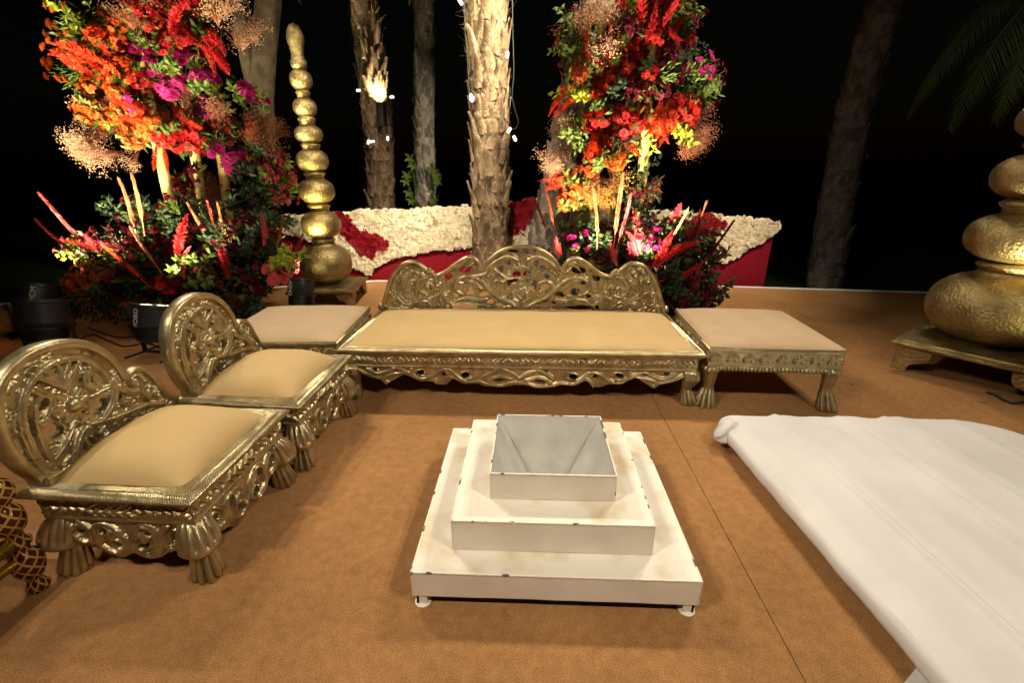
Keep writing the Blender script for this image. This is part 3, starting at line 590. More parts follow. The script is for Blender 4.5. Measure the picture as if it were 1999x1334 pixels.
# --- low mattress under a white sheet
def mattress():
    x0, x1, y0, y1, zt, rad = 1.06, 2.62, -0.35, 2.345, 0.105, 0.12
    mb = MB(); nu, nv = 90, 150; rings = []
    loop = []; corner = [((x1 - rad * 2.2, y1 - rad * 2.2), 0, rad * 2.2), ((x0 + rad, y1 - rad), 90, rad), ((x0 + rad, y0 + rad), 180, rad), ((x1 - rad, y0 + rad), 270, rad)]
    for (c, a0, rr) in corner:
        for q in range(9): a = R(a0 + q * 90 / 8); loop.append((c[0] + rr * math.cos(a), c[1] + rr * math.sin(a)))
    L = np.array(loop + loop[:1]); seg = np.r_[0, np.cumsum(np.linalg.norm(np.diff(L, axis=0), axis=1))]; n = 260
    s = np.linspace(0, seg[-1], n, endpoint=False); L = np.stack([np.interp(s, seg, L[:, 0]), np.interp(s, seg, L[:, 1])], 1)
    L[:, 0] += (2.2 - L[:, 1]) * .07
    cx, cy = (x0 + x1) / 2 + .08, (y0 + y1) / 2
    def zfun(x, y):
        z = zt + .006 * math.sin(2.1 * x + .7) * math.sin(1.7 * y)
        for (rx, sl, w, h) in ((1.44, -.06, .014, .014), (1.49, -.06, .06, .010), (1.84, -.10, .015, .016), (1.90, -.10, .07, .014), (2.12, -.13, .014, .016), (2.18, -.13, .06, .014), (2.42, -.08, .015, .012), (1.24, -.06, .05, .008), (1.66, -.05, .05, .008)):
            d = (x - rx - sl * (y - 1.2)) / w; z += h * math.exp(-d * d)
        z += .0025 * math.sin(9 * x + 2 * math.sin(3 * y)) * max(0, y - 1.4)
        return z
    fr = [(1 - .0), .985, .95, .90, .82, .72, .6, .48, .36, .24, .12, .03]
    rings = []
    for i, (o, z) in enumerate([(-.085, .004), (-.04, .012), (.0, .036), (.013, .060), (.013, .080), (.006, .094), (-.004, .102)]):
        ring = []
        for j in range(n):
            x, y = L[j]; d = Vector((x - cx, (y - cy) * .75, 0)); p, q = L[(j + 1) % n] - L[j - 1]; nn = Vector((q, -p, 0)).normalized()
            w = .0025 * math.sin(j * .9) * math.sin(j * .23 + i * .4) + .002 * math.sin(j * .37 + 1.3)
            ring.append((x + nn.x * (o + w), y + nn.y * (o + w), z + (.002 * math.sin(j * .31) if 1 < i < 5 else 0)))
        rings.append(ring)
    mb.loft(rings, False)
    base = len(mb.v) - n
    # the top: interior grid rows shrink towards the centre line
    prev = [mb.v[base + j] for j in range(n)]; loops = [prev]
    for f in fr[1:]:
        loops.append([(cx + (L[j][0] - cx) * f, cy + (L[j][1] - cy) * f, zfun(cx + (L[j][0] - cx) * f, cy + (L[j][1] - cy) * f)) for j in range(n)])
    # finer: insert extra rings
    mb2 = []
    for a, b_ in zip(loops, loops[1:]):
        for t in np.linspace(0, 1, 10, endpoint=False):
            row = []
            for (xa, ya, za), (xb, yb, zb) in zip(a, b_):
                x, y = xa + (xb - xa) * t, ya + (yb - ya) * t; row.append((x, y, za if t == 0 else (zfun(x, y) if loops.index(a) else za + (zfun(x, y) - za) * t)))
            mb2.append(row)
    mb2.append(loops[-1]); mb.loft(mb2, False); mb.add(loops[-1], [tuple(range(n))])
    me = mb.mesh('sheet', M['cloth'])
    bm = bmesh.new(); bm.from_mesh(me); bmesh.ops.remove_doubles(bm, verts=bm.verts, dist=1e-4); bmesh.ops.recalc_face_normals(bm, faces=bm.faces); bm.to_mesh(me); bm.free()
    t = thing('mattress', 'low mattress covered with a creased white cotton sheet beside the fire altar', 'mattress', (cx, cy, 0))
    o = link('sheet', me, t, True); o.location = (-cx, -cy, 0)
    mb = MB(); rg = random.Random(4)                                          # bunched corner of the sheet
    c = Vector((1.075, 2.20, .055)); loops = []
    for i in range(9):
        f = i / 8; rr = .012 + .062 * math.sin(math.pi * (f * .9 + .05)); p = c + Vector((-.075 + .16 * f, -.02 + .08 * f, .01 + .02 * f))
        loops.append([p + Vector((.2 * rr * math.cos(a), rr * math.cos(a) * (1 + .25 * math.sin(5 * a + i)), rr * .75 * math.sin(a) * (1 + .2 * math.sin(4 * a)))) for a in np.linspace(0, 2 * math.pi, 25)[:-1]])
    mb.loft(loops); o = mb.obj('sheet_corner', M['cloth'], t, True); o.location = (-cx, -cy, 0)
mattress()
mb = MB(); p0, p1 = Pz(1803, 1288), Pz(1766, 1334); d = (p1 - p0); q = p0 + d * 9
mb.add([(p0.x, p0.y, .0045), (q.x, q.y, .0045), (2.3, q.y, .0045), (2.3, p0.y + .1, .0045)], [(0, 1, 2, 3)]); mb.add([(p0.x, p0.y, .0005), (q.x, q.y, .0005), (q.x, q.y, .0045), (p0.x, p0.y, .0045)], [(0, 1, 2, 3)])
tag(mb.obj('floor_cloth', M['cloth']), 'flat white cloth lying on the carpet under the end of the mattress', 'cloth')

# --- lacquered stool at the edge of the view
st = thing('lacquered_stool', 'low stool of red and gold lacquered turned wood with gold rails', 'stool', (Pz(78, 1150).x - .15, Pz(78, 1150).y - .12, 0), R(0))
def post(x, y, tall):
    mb = MB(); mb.lathe([(.012, 0), (.03, .004), (.034, .02), (.022, .045), (.016, .055), (.03, .065), (.044, .095), (.048, .13), (.040, .16), (.026, .175), (.022, .19), (.034, .2), (.036, .215), (.024, .23)] + ([(.022, .25), (.04, .27), (.047, .30), (.044, .335), (.028, .355), (.024, .365), (.042, .385), (.048, .415), (.036, .45), (.012, .468), (.002, .472)] if tall else []), 24); mb.obj('leg', M['lacquer'], st, True, loc=(x, y, 0))
for x in (-.42, .15): 
    for y in (-.42, .12): post(x, y, True)
for z, rr in ((.215, .021), (.150, .017)):
    for (a, b_) in (((-.42, .12), (.15, .12)), ((-.42, -.42), (.15, -.42)), ((.15, -.42), (.15, .12)), ((-.42, -.42), (-.42, .12))):
        mb = MB(); mb.tube([(a[0], a[1], z), ((a[0] + b_[0]) / 2, (a[1] + b_[1]) / 2, z), (b_[0], b_[1], z)], rr, 12); mb.obj('rail', M['lacquer_gold'], st, True)
mb = MB(); mb.box(-.41, .14, -.41, .11, .215, .235); mb.obj('seat', M['lacquer'], st, bevel=.004)

# --- gold pot totems on low stands
def stand(name, label, loc, rz, s, h):
    t = thing(name, label, 'stand', loc, rz)
    mb = MB(); mb.loft([[(sx * (s + o), sy * (s + o), z) for sx, sy in ((-1, -1), (1, -1), (1, 1), (-1, 1))] for o, z in ((-.02, h - .042), (-.004, h - .038), (0, h - .03), (0, h - .018), (-.012, h - .014), (-.05, h - .012), (-.054, h), (-.1, h))]); mb.obj('top', M['gold_pot'], t)
    prof = [(0, 0), (.13, 0), (.16, .02), (.17, .05), (.2, .075), (.25, .09), (.31, .10), (.345, .12), (.36, .15), (.365, .18), (.37, 1)]
    pts = [(p[0] / .37 * s * .48, p[1] if p[1] < 1 else h - .04) for p in prof]; pts = [(u, min(z * (h / .25), h - .041)) for u, z in pts]
    poly = pts + [(0, h - .04)]
    for k in range(4):
        for sg in (0, 1):
            a = k * math.pi / 2; mb = MB(); loops = []
            for d in (0, .018):
                loops.append([])
                for u, z in poly:
                    uu = (s - .03 - u) * (1 if sg else -1); v = s - .03 - d - (.0 if k % 2 else .001)
                    loops[-1].append((uu * math.cos(a) + v * math.sin(a), uu * math.sin(a) - v * math.cos(a), z))
            mb.loft(loops); mb.obj('bracket_foot', M['gold_pot'], t)
    return t
TOT = [('ball', 472, 550, 47.4), ('ring', 462, 473, 22), ('ball', 407, 463, 37), ('ring', 395, 408, 21), ('ball', 344, 396, 33.6), ('ring', 333, 345, 20), ('ball', 287, 334, 30), ('ring', 277, 288, 18), ('ball', 240, 278, 26), ('ring', 225, 241, 16), ('ball', 187, 226, 22), ('ring', 173, 188, 13), ('ball', 131, 174, 21)]
def totem(label, loc, sh, sv, z0):
    t = thing('pot_totem', label, 'ornament', loc); ax = [(552, 640), (40, 572)]; seedr = random.Random(label)
    zz = lambda y: Py(np.interp(y, [40, 552], [572, 640]), y, 5.05).z
    zb = zz(550); kk = lambda y: (math.cos(PITCH) * 5.05 - math.sin(PITCH) * (zz(y) - CAMH) + .09) / F
    for kind, ya, yb, rp in TOT:
        z1, z2 = (zz(yb) - zb) * sv, (zz(ya) - zb) * sv; rr = rp * kk((ya + yb) / 2) * sh; mb = MB()
        if kind == 'ball':
            prof = []; h = z2 - z1
            for q in np.linspace(-1, 1, 21):
                w = math.sin(q * math.pi / 2); e = abs(w) if w < 0 else w; prof.append((max(rr * max(0, 1 - e ** 2.3) ** (1 / 2.15), .42 * rr), z1 + h * (.5 + .5 * w)))
            m = max(p[0] for p in prof); prof = [(p[0] / m * rr, p[1]) for p in prof]
            mb.lathe(prof, 40); mb.obj('pot', M['gold_pot'], t, True)
        else:
            h = z2 - z1; mb.lathe([(rr * .86, z1 - .01), (rr * .88, z1 + h * .3), (rr, z1 + h * .55), (rr * 1.04, z1 + h * .75), (rr * .9, z1 + h * .98), (rr * .8, z2 + .01)], 32); mb.obj('collar', M['gold_pot'], t, True)
    za, zc, ze = [(zz(y) - zb) * sv for y in (131, 89, 40)]; k = kk(90) * sh
    mb = MB(); mb.lathe([(11 * k, za - .01), (14.5 * k, za + .02), (15.5 * k, za + .065), (13 * k, za + .075), (11.5 * k, za + .12), (12 * k, zc - .03), (13.5 * k, zc - .012), (12.5 * k, zc), (15 * k, zc + .03), (16 * k, zc + .08), (14 * k, zc + .13), (9 * k, zc + .185), (4 * k, ze - .03), (.8 * k, ze)], 28); mb.obj('finial', M['gold_pot'], t, True)
    return t
stand('totem_stand', 'low gold stand under the slim pot totem by the flowers', (-2.27, 5.05, 0), R(7), .36, .205)
totem('slim stacked gold pot totem with pointed finial, in front of the maroon wall', (-2.265, 5.05, .2045), 1.0, 1.0, .2)
stand('totem_stand', 'wide low gold stand with bracket feet under the large pot totem', (3.30, 3.24, 0), R(-51), .44, .235)
totem('large stacked gold pot totem with broad flattened pots at the carpet side', (3.30, 3.28, .2345), 1.40, 1.14, .23)
# ------------------------------------------------------------------ maroon wall with a blanket of flowers
WY = 6.16
wall = thing('flower_wall', 'low maroon fabric wall covered by a band of cream and crimson flowers', 'wall', (0, WY, 0))
WT = [(525, 424), (560, 421), (640, 416), (700, 412), (800, 409), (925, 402), (1040, 390), (1150, 398), (1270, 411), (1400, 420), (1515, 432)]
wp = [Py(x, y, WY) for x, y in WT]; wx = [p.x for p in wp]; wz = [p.z - .02 for p in wp]
mb = MB(); n = 60; loops = []
for i in range(n + 1):
    x = wx[0] + (wx[-1] - wx[0]) * i / n; z = float(np.interp(x, wx, wz)); w = .008 * math.sin(x * 9) + .005 * math.sin(x * 23)
    loops.append([(x, w, GZ), (x, w * .5, z * .5), (x, 0, z), (x, .32, z - .005), (x, .32, GZ)])
mb.loft(loops); mb.obj('fabric_panel', M['red_cloth'], wall, 60)
def flower_head(R0=0.034, seed=0, layers=((1.0, 9, .25), (.72, 8, .65), (.4, 5, 1.1))):
    """ruffled rosette facing -Y"""
    rg = random.Random(seed); mb = MB()
    for (f, n, lift) in layers:
        for i in range(n):
            a = 2 * math.pi * (i + rg.uniform(-.3, .3)) / n; rr = R0 * f * rg.uniform(.85, 1.12); w = rr * .42
            c, s_ = math.cos(a), math.sin(a); up = R0 * (.25 + lift * .5)
            def P(r_, t, h): return (r_ * c - t * s_, -h, r_ * s_ + t * c)
            mb.add([P(0, 0, R0 * .15), P(rr * .6, w, up * .8), P(rr, w * .5, up * rg.uniform(.6, 1)), P(rr * 1.02, -w * .5, up * rg.uniform(.6, 1)), P(rr * .6, -w, up * .8)], [(0, 1, 2, 3, 4)])
    return mb
HEADS = {k: [flower_head(.044, s).mesh(k + '_flower', M[k + '_flower']) for s in range(3)] for k in ('white', 'red')}
def inpoly(x, y, poly):
    c = False
    for i in range(len(poly)):
        (xa, ya), (xb, yb) = poly[i - 1], poly[i]
        if (ya > y) != (yb > y) and x < (xb - xa) * (y - ya) / (yb - ya) + xa: c = not c
    return c
LOW = [(525, 436), (560, 452), (600, 466), (640, 484), (690, 519), (722, 536), (738, 514), (765, 504), (800, 495), (850, 487), (925, 479), (990, 478), (1060, 490), (1150, 520), (1300, 532), (1395, 514), (1430, 505), (1460, 482), (1490, 468), (1518, 450)]
REDP = [[(652, 412), (668, 414), (690, 434), (700, 446), (728, 456), (760, 473), (752, 486), (734, 487), (726, 503), (700, 487), (678, 462), (655, 446)],
        [(984, 404), (1042, 389), (1046, 420), (1012, 452), (988, 458)], [(1330, 440), (1375, 411), (1396, 428), (1414, 438), (1402, 452), (1380, 462), (1355, 500), (1330, 500)]]
spots = []; sp = .040; jz = 0
def toPx(x, y, z):
    d = Vector((x, y, z - CAMH)); k = d.dot(_f); return CX + F * d.dot(_r) / k, CY - F * d.dot(_u) / k
z = 0.1
while z < 1.05:
    x = wx[0] + (sp / 2 if jz % 2 else 0)
    while x < wx[-1] + .02:
        xx, zz = x + random.uniform(-.008, .008), z + random.uniform(-.008, .008); px, py = toPx(xx, WY - .03, zz)
        if zz < np.interp(xx, wx, wz) + .012 and py < np.interp(px, [p[0] for p in LOW], [p[1] for p in LOW]):
            red = any(inpoly(px, py, q) for q in REDP); spots.append((xx, zz, 'red' if red else 'white', py - np.interp(px, [p[0] for p in LOW], [p[1] for p in LOW])))
        x += sp
    z += sp * .86; jz += 1
for k in ('white', 'red'):
    S = sorted([s for s in spots if s[2] == k], key=lambda s: -s[3] if k == 'white' else random.random()); random.shuffle(S) if k == 'red' else None
    edge = S[:90] if k == 'white' else []; rest = S[90:] if k == 'white' else S; random.shuffle(rest); single_ = edge + rest[:290 - len(edge)]; bulk = rest[290 - len(edge):]
    def place(s): return (s[0], -.028 - (.014 if k == 'red' else 0) + random.uniform(-.012, .012), s[1]), (random.uniform(-.35, .35), random.uniform(0, 6.28), random.uniform(-.35, .35)), random.uniform(.85, 1.2)
    for s in single_:
        o = link(k.replace('white', 'cream') + '_flower', random.choice(HEADS[k]), wall); l, e, sc = place(s); o.location = l; o.scale = (sc,) * 3
        o.rotation_euler = (Euler((0, e[1], 0)).to_matrix() @ Matrix.Identity(3)).to_euler(); o.rotation_euler.x += e[0]; o.rotation_euler.z += e[2]
    mbk = MB()
    for s in bulk:
        l, e, sc = place(s); me = random.choice(HEADS[k]); mt = Matrix.Translation(l) @ Euler(e).to_matrix().to_4x4() @ Matrix.Diagonal((sc, sc, sc, 1))
        mbk.add([mt @ v.co for v in me.vertices], [tuple(p.vertices) for p in me.polygons])
    if bulk: tag(mbk.obj('flower_mat', M[k + '_flower'], wall), kind='stuff')
    # backing mat so that no cloth shows between the blooms
mbk = MB(); cell = sp * 1.25
for (xx, zz, k, d) in spots:
    mbk.add([(xx - cell / 2, -.012, zz - cell / 2), (xx + cell / 2, -.0125, zz - cell / 2), (xx + cell / 2, -.013, zz + cell / 2), (xx - cell / 2, -.0135, zz + cell / 2)], [(0, 1, 2, 3)], 0 if k == 'white' else 1)
for i in range(0, len(mbk.v), 4):
    dy = -(i % 97) * .00004
    for q in range(4): v = mbk.v[i + q]; mbk.v[i + q] = (v[0], v[1] + dy, v[2])
tag(mbk.obj('flower_backing', [M['white_flower'], M['red_flower']], wall), kind='stuff')

# ------------------------------------------------------------------ palms and trees
def scale_mesh(seed, w=.11, h=.2, t=.04):
    """one old leaf base: a tapering, curled wedge growing up and outward (+Z up, -Y out)"""
    rg = random.Random(seed); mb = MB(); loops = []
    for i, f in enumerate((0, .35, .7, 1.0)):
        ww = w * (1 - .62 * f ** 1.3) * rg.uniform(.9, 1.1) / 2; out = t * (.25 + .9 * f) + rg.uniform(-.004, .004); th = t * (.75 - .5 * f); zz = h * f
        sk = rg.uniform(-.012, .012) * f
        loops.append([(sk - ww, -out + th * .6, zz), (sk - ww * .5, -out - th * .25, zz + .004), (sk, -out - th * .45, zz + rg.uniform(-.01, .015) * f), (sk + ww * .5, -out - th * .25, zz + .004), (sk + ww, -out + th * .6, zz), (sk, -out + th, zz)])
    mb.loft(loops); return mb.mesh('leaf_base', M['bark'])
SC = [scale_mesh(s) for s in range(5)]; SCs = [scale_mesh(s + 9, .11, .13, .022) for s in range(4)]
def frond_mesh(L=2.6, droop=1.1, seed=0):
    mb = MB(); rg = random.Random(seed); pts = [Vector((L * t * (1 - .12 * t * t), 0, .55 * L * t * .6 - droop * L * .62 * t * t)) for t in np.linspace(0, 1, 18)]
    mb.tube(pts, [.016 * (1 - .85 * t) for t in np.linspace(0, 1, 18)], 5)
    for i in range(70):
        t = .14 + .86 * i / 69; k = t * 17; a = min(int(k), 16); p = pts[a].lerp(pts[a + 1], k - a); d = (pts[a + 1] - pts[a]).normalized()
        ln = (.42 * math.sin(math.pi * min(1, t * .8 + .18)) + .06) * L / 2.6
        for sg in (-1, 1):
            dr = (d * .75 + Vector((0, sg * .75, 0)) + Vector((0, 0, rg.uniform(-.35, .05)))).normalized(); w = d * .011
            tip = p + dr * ln - Vector((0, 0, ln * .25)); mid = p + dr * ln * .5
            mb.add([p - w, p + w, mid + w * .9, tip, mid - w * .9], [(0, 1, 2, 4), (4, 2, 3)])
    return mb.mesh('frond', M['frond'])
FR = [frond_mesh(2.6, 1.0, 1), frond_mesh(2.4, 1.4, 2)]
def palm(label, pts, radii, rings, per, meshes, ssc, bark, crown=True, group=None, flare=0, seed=0, zlo=None, zhi=None, fibre=0):
    """pts: centre line of the trunk; leaf bases set in a spiral round it"""
    rg = random.Random(seed); base = Vector(pts[0]); t = thing('palm_tree', label, 'palm tree', base)
    P = [Vector(p) - base for p in pts]; mb = MB(); N_ = 40; path, rad = [], []
    zs = [p.z for p in P]
    def at(z): return Vector((np.interp(z, zs, [p.x for p in P]), np.interp(z, zs, [p.y for p in P]), z)), float(np.interp(z, zs, radii))
    for i in range(N_ + 1):
        z = zs[-1] * i / N_; c, rr = at(z); path.append(c + Vector((rg.uniform(-.008, .008), rg.uniform(-.008, .008), 0))); rad.append(rr * .94 * rg.uniform(.97, 1.03))
    mb.tube(path, rad, 20); tr = mb.obj('trunk', bark, t, True)
    z0 = (zlo - base.z) if zlo is not None else .02; z1 = (zhi - base.z) if zhi is not None else zs[-1]
    for j in range(rings):
        z = z0 + (z1 - z0) * (j + .5) / rings
        for i in range(per):
            a = 2 * math.pi * (i + (.5 if j % 2 else 0) + rg.uniform(-.13, .13)) / per; c, rr = at(z + rg.uniform(-.02, .02))
            o = link('leaf_base', rg.choice(meshes), tr); s = ssc * rg.uniform(.85, 1.2)
            o.location = c + Vector((math.sin(a), -math.cos(a), 0)) * rr * .90; o.rotation_euler = (rg.uniform(-.07, .06), rg.uniform(-.3, .3), a + rg.uniform(-.2, .2)); o.scale = (s * rg.uniform(.8, 1.2), s * rg.uniform(.55, 1.1), s * rg.uniform(.75, 1.35))
            if o.data.materials[0] != bark: o.material_slots[0].link = 'OBJECT'; o.material_slots[0].material = bark
    if flare:
        mb = MB()
        for i in range(150):
            a = rg.uniform(0, 6.28); z = flare * rg.uniform(.0, 1); c, rr = at(z); d = Vector((math.cos(a), math.sin(a), 0)); p = c + d * rr * .9; ln = rg.uniform(.2, .42)
            q = p + d * ln * rg.uniform(.25, .6) + Vector((0, 0, ln)); s = Vector((-d.y, d.x, 0)) * .018
            mb.add([p - s * 1.6, p + s * 1.6, p.lerp(q, .55) + s + d * .02, q, p.lerp(q, .55) - s + d * .02], [(0, 1, 2, 4), (4, 2, 3)])
        mb.obj('frond_stubs', bark, tr)
    if fibre:
        mb = MB()
        for i in range(fibre):
            a = rg.uniform(0, 6.28); z = rg.uniform(.3, z1); c, rr = at(z); d = Vector((math.cos(a), math.sin(a), 0)); p = c + d * rr * 1.02; q = p + d * rg.uniform(.02, .07) + Vector((rg.uniform(-.08, .08), rg.uniform(-.05, .05), rg.uniform(-.12, .16))); s = Vector((-d.y, d.x, 0)) * .003
            m = p.lerp(q, .5) + d * .015; mb.add([p - s, p + s, m + s, q, m - s], [(0, 1, 2, 4), (4, 2, 3)])
        tag(mb.obj('fibre', bark, tr), kind='stuff')
    if crown:
        c0 = P[-1]; cr = MB(); cr.lathe([(.1, 0), (.2, .1), (.16, .3), (.05, .42)], 14); co = cr.obj('crown', bark, t, True, loc=c0)
        for i in range(16):
            o = link('frond', FR[i % 2], co); o.rotation_euler = (0, rg.uniform(-.65, .25), i * 2.4 + rg.uniform(-.2, .2)); o.location = (0, 0, .25)
    return t
c0 = Py(957, 505, 5.82)
palm('thick brightly lit palm trunk with shaggy leaf bases directly behind the long sofa', [(c0.x, 5.82, -.02)] + [tuple(Py(x, y, 5.82)) for x, y in ((957, 490), (957, 380), (956, 250), (953, 130), (945, 0))] + [(-.62, 5.82, 5.4)], [.235, .215, .205, .205, .21, .222, .22], 27, 11, SC, 1.12, M['bark'], True, None, 0, 1, .0, 4.2, 900)
palm('palm trunk carrying a black lamp, behind the cream flowers', [(Py(745, 420, 7.6).x, 7.6, GZ)] + [tuple(Py(x, y, 7.6)) for x, y in ((745, 400), (742, 300), (734, 200), (722, 100), (706, 0))] + [(-2.6, 7.6, 6.2)], [.23, .205, .205, .215, .19, .215, .2], 27, 11, SC, .95, M['bark'], True, None, 0, 2, .6, 5.2, 500)
palm('slender straight palm trunk with a skirt of frond stubs at its foot', [(Py(832, 420, 9.0).x, 9.0, GZ)] + [tuple(Py(x, y, 9.0)) for x, y in ((831, 400), (828, 250), (828, 120), (828, 0))] + [(-1.75, 9.0, 7.2)], [.22, .2, .19, .185, .18, .18], 29, 10, SCs, 1.15, M['bark_grey'], True, None, 1.75, 3, .6, 5.2)
palm('leaning dim palm trunk standing alone past the end of the maroon wall', [(Py(1608, 562, 7.6).x, 7.6, GZ)] + [tuple(Py(x, y, 7.6)) for x, y in ((1611, 540), (1632, 400), (1660, 250), (1697, 110), (1737, -10))] + [(6.4, 7.6, 6.0)], [.27, .265, .25, .24, .235, .235, .22], 28, 10, SCs, 1.25, M['bark_grey'], True, None, 0, 4, GZ, 5.0)
palm('grey leaning palm trunk half hidden by the flowers behind the long sofa', [(Py(1066, 560, 5.6).x, 5.6, -.02)] + [tuple(Py(x, y, 5.6)) for x, y in ((1068, 470), (1082, 400), (1100, 300), (1122, 200), (1150, 60))] + [(1.25, 5.6, 5.0)], [.26, .23, .19, .17, .165, .16, .15], 24, 9, SCs, 1.2, M['bark_grey'], True, None, 0, 5, 0, 3.6)
# a nearer palm whose drooping fronds enter the view
pc = Py(2210, -120, 6.2)
t = thing('palm_tree', 'palm with long drooping green fronds hanging above the large pot totem', 'palm tree', (pc.x, pc.y, GZ))
mb = MB(); hh = pc.z - GZ; mb.tube([(0, 0, 0), (.05, 0, hh * .5), (0, 0, hh)], [.2, .17, .16], 14); mb.obj('trunk', M['bark_grey'], t, True)
cr = MB(); cr.lathe([(.1, 0), (.2, .1), (.16, .3), (.05, .42)], 14); co = cr.obj('crown', M['bark_grey'], t, True, loc=(0, 0, hh))
for i, (tx, ty, yy, L) in enumerate(((1812, 175, 6.0, 2.6), (1785, 215, 6.5, 2.8), (1865, 240, 5.9, 2.5), (1950, 225, 5.8, 2.2), (2060, 300, 5.6, 2.2), (2300, 200, 5.8, 2.4), (2420, 120, 6.6, 2.5), (2250, 100, 7.4, 2.4))):
    o = link('frond', FR[0], co); tip = Py(tx, ty, yy) - pc; a = math.atan2(tip.y, tip.x); hd_ = math.hypot(tip.x, tip.y)
    s = tip.length / 2.33; pit = math.atan2(tip.z, hd_) - math.atan2(-.29 * 2.6, .88 * 2.6)
    o.rotation_euler = Euler((0, -pit, a)); o.scale = (s, s, s); o.location = (0, 0, 0)
# smooth forked tree behind the left flowers
tb = Py(520, 420, 6.3)
t = thing('forked_tree', 'smooth grey-brown forked tree trunk behind the tall orange flowers', 'tree', (tb.x, 6.3, GZ))
L0 = lambda x, y: Py(x, y, 6.3) - Vector((tb.x, 6.3, GZ))
mb = MB(); mb.tube([(0, 0, 0), L0(520, 420), L0(516, 300), L0(512, 190), L0(516, 100), L0(524, 0), L0(540, -160), L0(560, -400)], [.18, .15, .135, .13, .135, .14, .13, .1], 20)
mb.tube([L0(508, 250), L0(486, 130), L0(474, 60), L0(466, -20), L0(440, -200), L0(400, -420)], [.06, .085, .095, .095, .09, .07], 16); mb.obj('trunk', M['bark_smooth'], t, True)
LF = MB(); LF.add([(0, 0, 0), (.03, .015, .03), (.09, 0, .02), (.03, -.015, .03)], [(0, 1, 2, 3)])
mb = MB(); ct = L0(500, -420)
for i in range(2600):
    d = Vector((random.gauss(0, 1), random.gauss(0, 1), random.gauss(0, .6))); p = ct + d * .9; e = Euler((random.uniform(0, 6), random.uniform(0, 6), random.uniform(0, 6))).to_matrix()
    mb.add([p + e @ Vector(v) * 1.6 for v in LF.v], [(0, 1, 2, 3)])
mb.obj('crown', M['frond'], t)
# weed at the foot of the slender palm
wd = thing('climbing_weed', 'small bright green climbing plant round the slender palm foot', 'plant', tuple(Py(832, 415, 8.75)))
for (x, y) in ((800, 308), (806, 322), (795, 340), (792, 352), (803, 390), (842, 328), (852, 340), (854, 352), (798, 375), (846, 390)):
    mb = MB(); c = Py(x, y, 8.7) - wd.location
    mb.tube([Vector((0, .05, -.2)), Vector((c.x * .8, c.y * .5, c.z * .5)), c], .004, 4)
    for q in range(5):
        a = q * 1.3 + x; d = Vector((math.cos(a), -.3, math.sin(a) - .4)).normalized(); s_ = d.cross(Vector((0, 1, 0))).normalized() * .028
        mb.add([c, c + d * .05 + s_, c + d * .12, c + d * .05 - s_], [(0, 1, 2, 3)])
    mb.obj('leaf_sprig', leafy('weed_leaf', (.10, .15, .02)) if 'weed_leaf' not in bpy.data.materials else bpy.data.materials['weed_leaf'], wd)
# lamp on the palm
pl = Py(745, 224, 7.33)
lamp = thing('tree_lamp', 'black cylinder lamp strapped to the palm trunk and shining up it', 'lamp', tuple(pl))
mb = MB(); mb.lathe([(.062, -.15), (.07, -.145), (.07, .135), (.076, .14), (.076, .15), (.066, .151), (.06, .12)], 24); mb.obj('housing', M['black'], lamp, 40)
mb = MB(); mb.lathe([(.001, .118), (.064, .12)], 24, cap=False); mb.obj('lens', M['lens'], lamp)
mb = MB(); mb.box(-.02, .02, .05, .12, -.06, -.02); mb.obj('bracket', M['black'], lamp)
l = bpy.data.lights.new('tree_lamp_beam', 'SPOT'); l.energy = 110; l.spot_size = R(95); l.spot_blend = .6; l.shadow_soft_size = .04; l.color = (1, .85, .55)
lo = bpy.data.objects.new('tree_lamp_beam', l); col.objects.link(lo); lo.parent = lamp; lo.location = (0, 0, .16); lo.rotation_euler = Vector((-.12, .34, 1)).to_track_quat('-Z', 'Y').to_euler()
# string lights
def string(label, pix, Y, bulbs):
    t = thing('string_light', label, 'string light', tuple(Py(*pix[0], Y))); o = Vector(t.location)
    mb = MB(); P = catmull([tuple(Py(x, y, Y)) for x, y in pix], .05); mb.tube([Vector(p) - o for p in P], .006, 5); mb.obj('wire', M['rubber'], t, True)
    for (x, y, a) in bulbs:
        mb = MB(); mb.box(-.015, .015, -.015, .015, -.03, .03); b_ = mb.obj('bulb', M['bulb'], t, bevel=.006); b_.location = Py(x, y, Y - .02) - o; b_.rotation_euler = (0, a, 0)
string('white bulbs on a black wire hanging beside the bright palm trunk', [(1000, -20), (1001, 60), (1003, 140), (1000, 190), (1012, 240), (1000, 252), (994, 230), (996, 170)], 5.55, [(994, 254, .6), (1005, 270, -.5), (990, 106, .2)])
string('black wire with two white bulbs along the dark side of the bright palm trunk', [(905, -20), (908, 60), (914, 140), (916, 195)], 5.6, [(922, 193, .3), (899, 3, -.6), (919, 189, .1)])
string('white light strips pinned to the lamp-bearing palm', [(692, 60), (703, 130), (708, 172), (715, 180), (766, 185)], 7.3, [(700, 176, 1.5), (765, 189, 1.5), (719, 277, .3), (727, 276, 1.4), (757, 270, .1)])

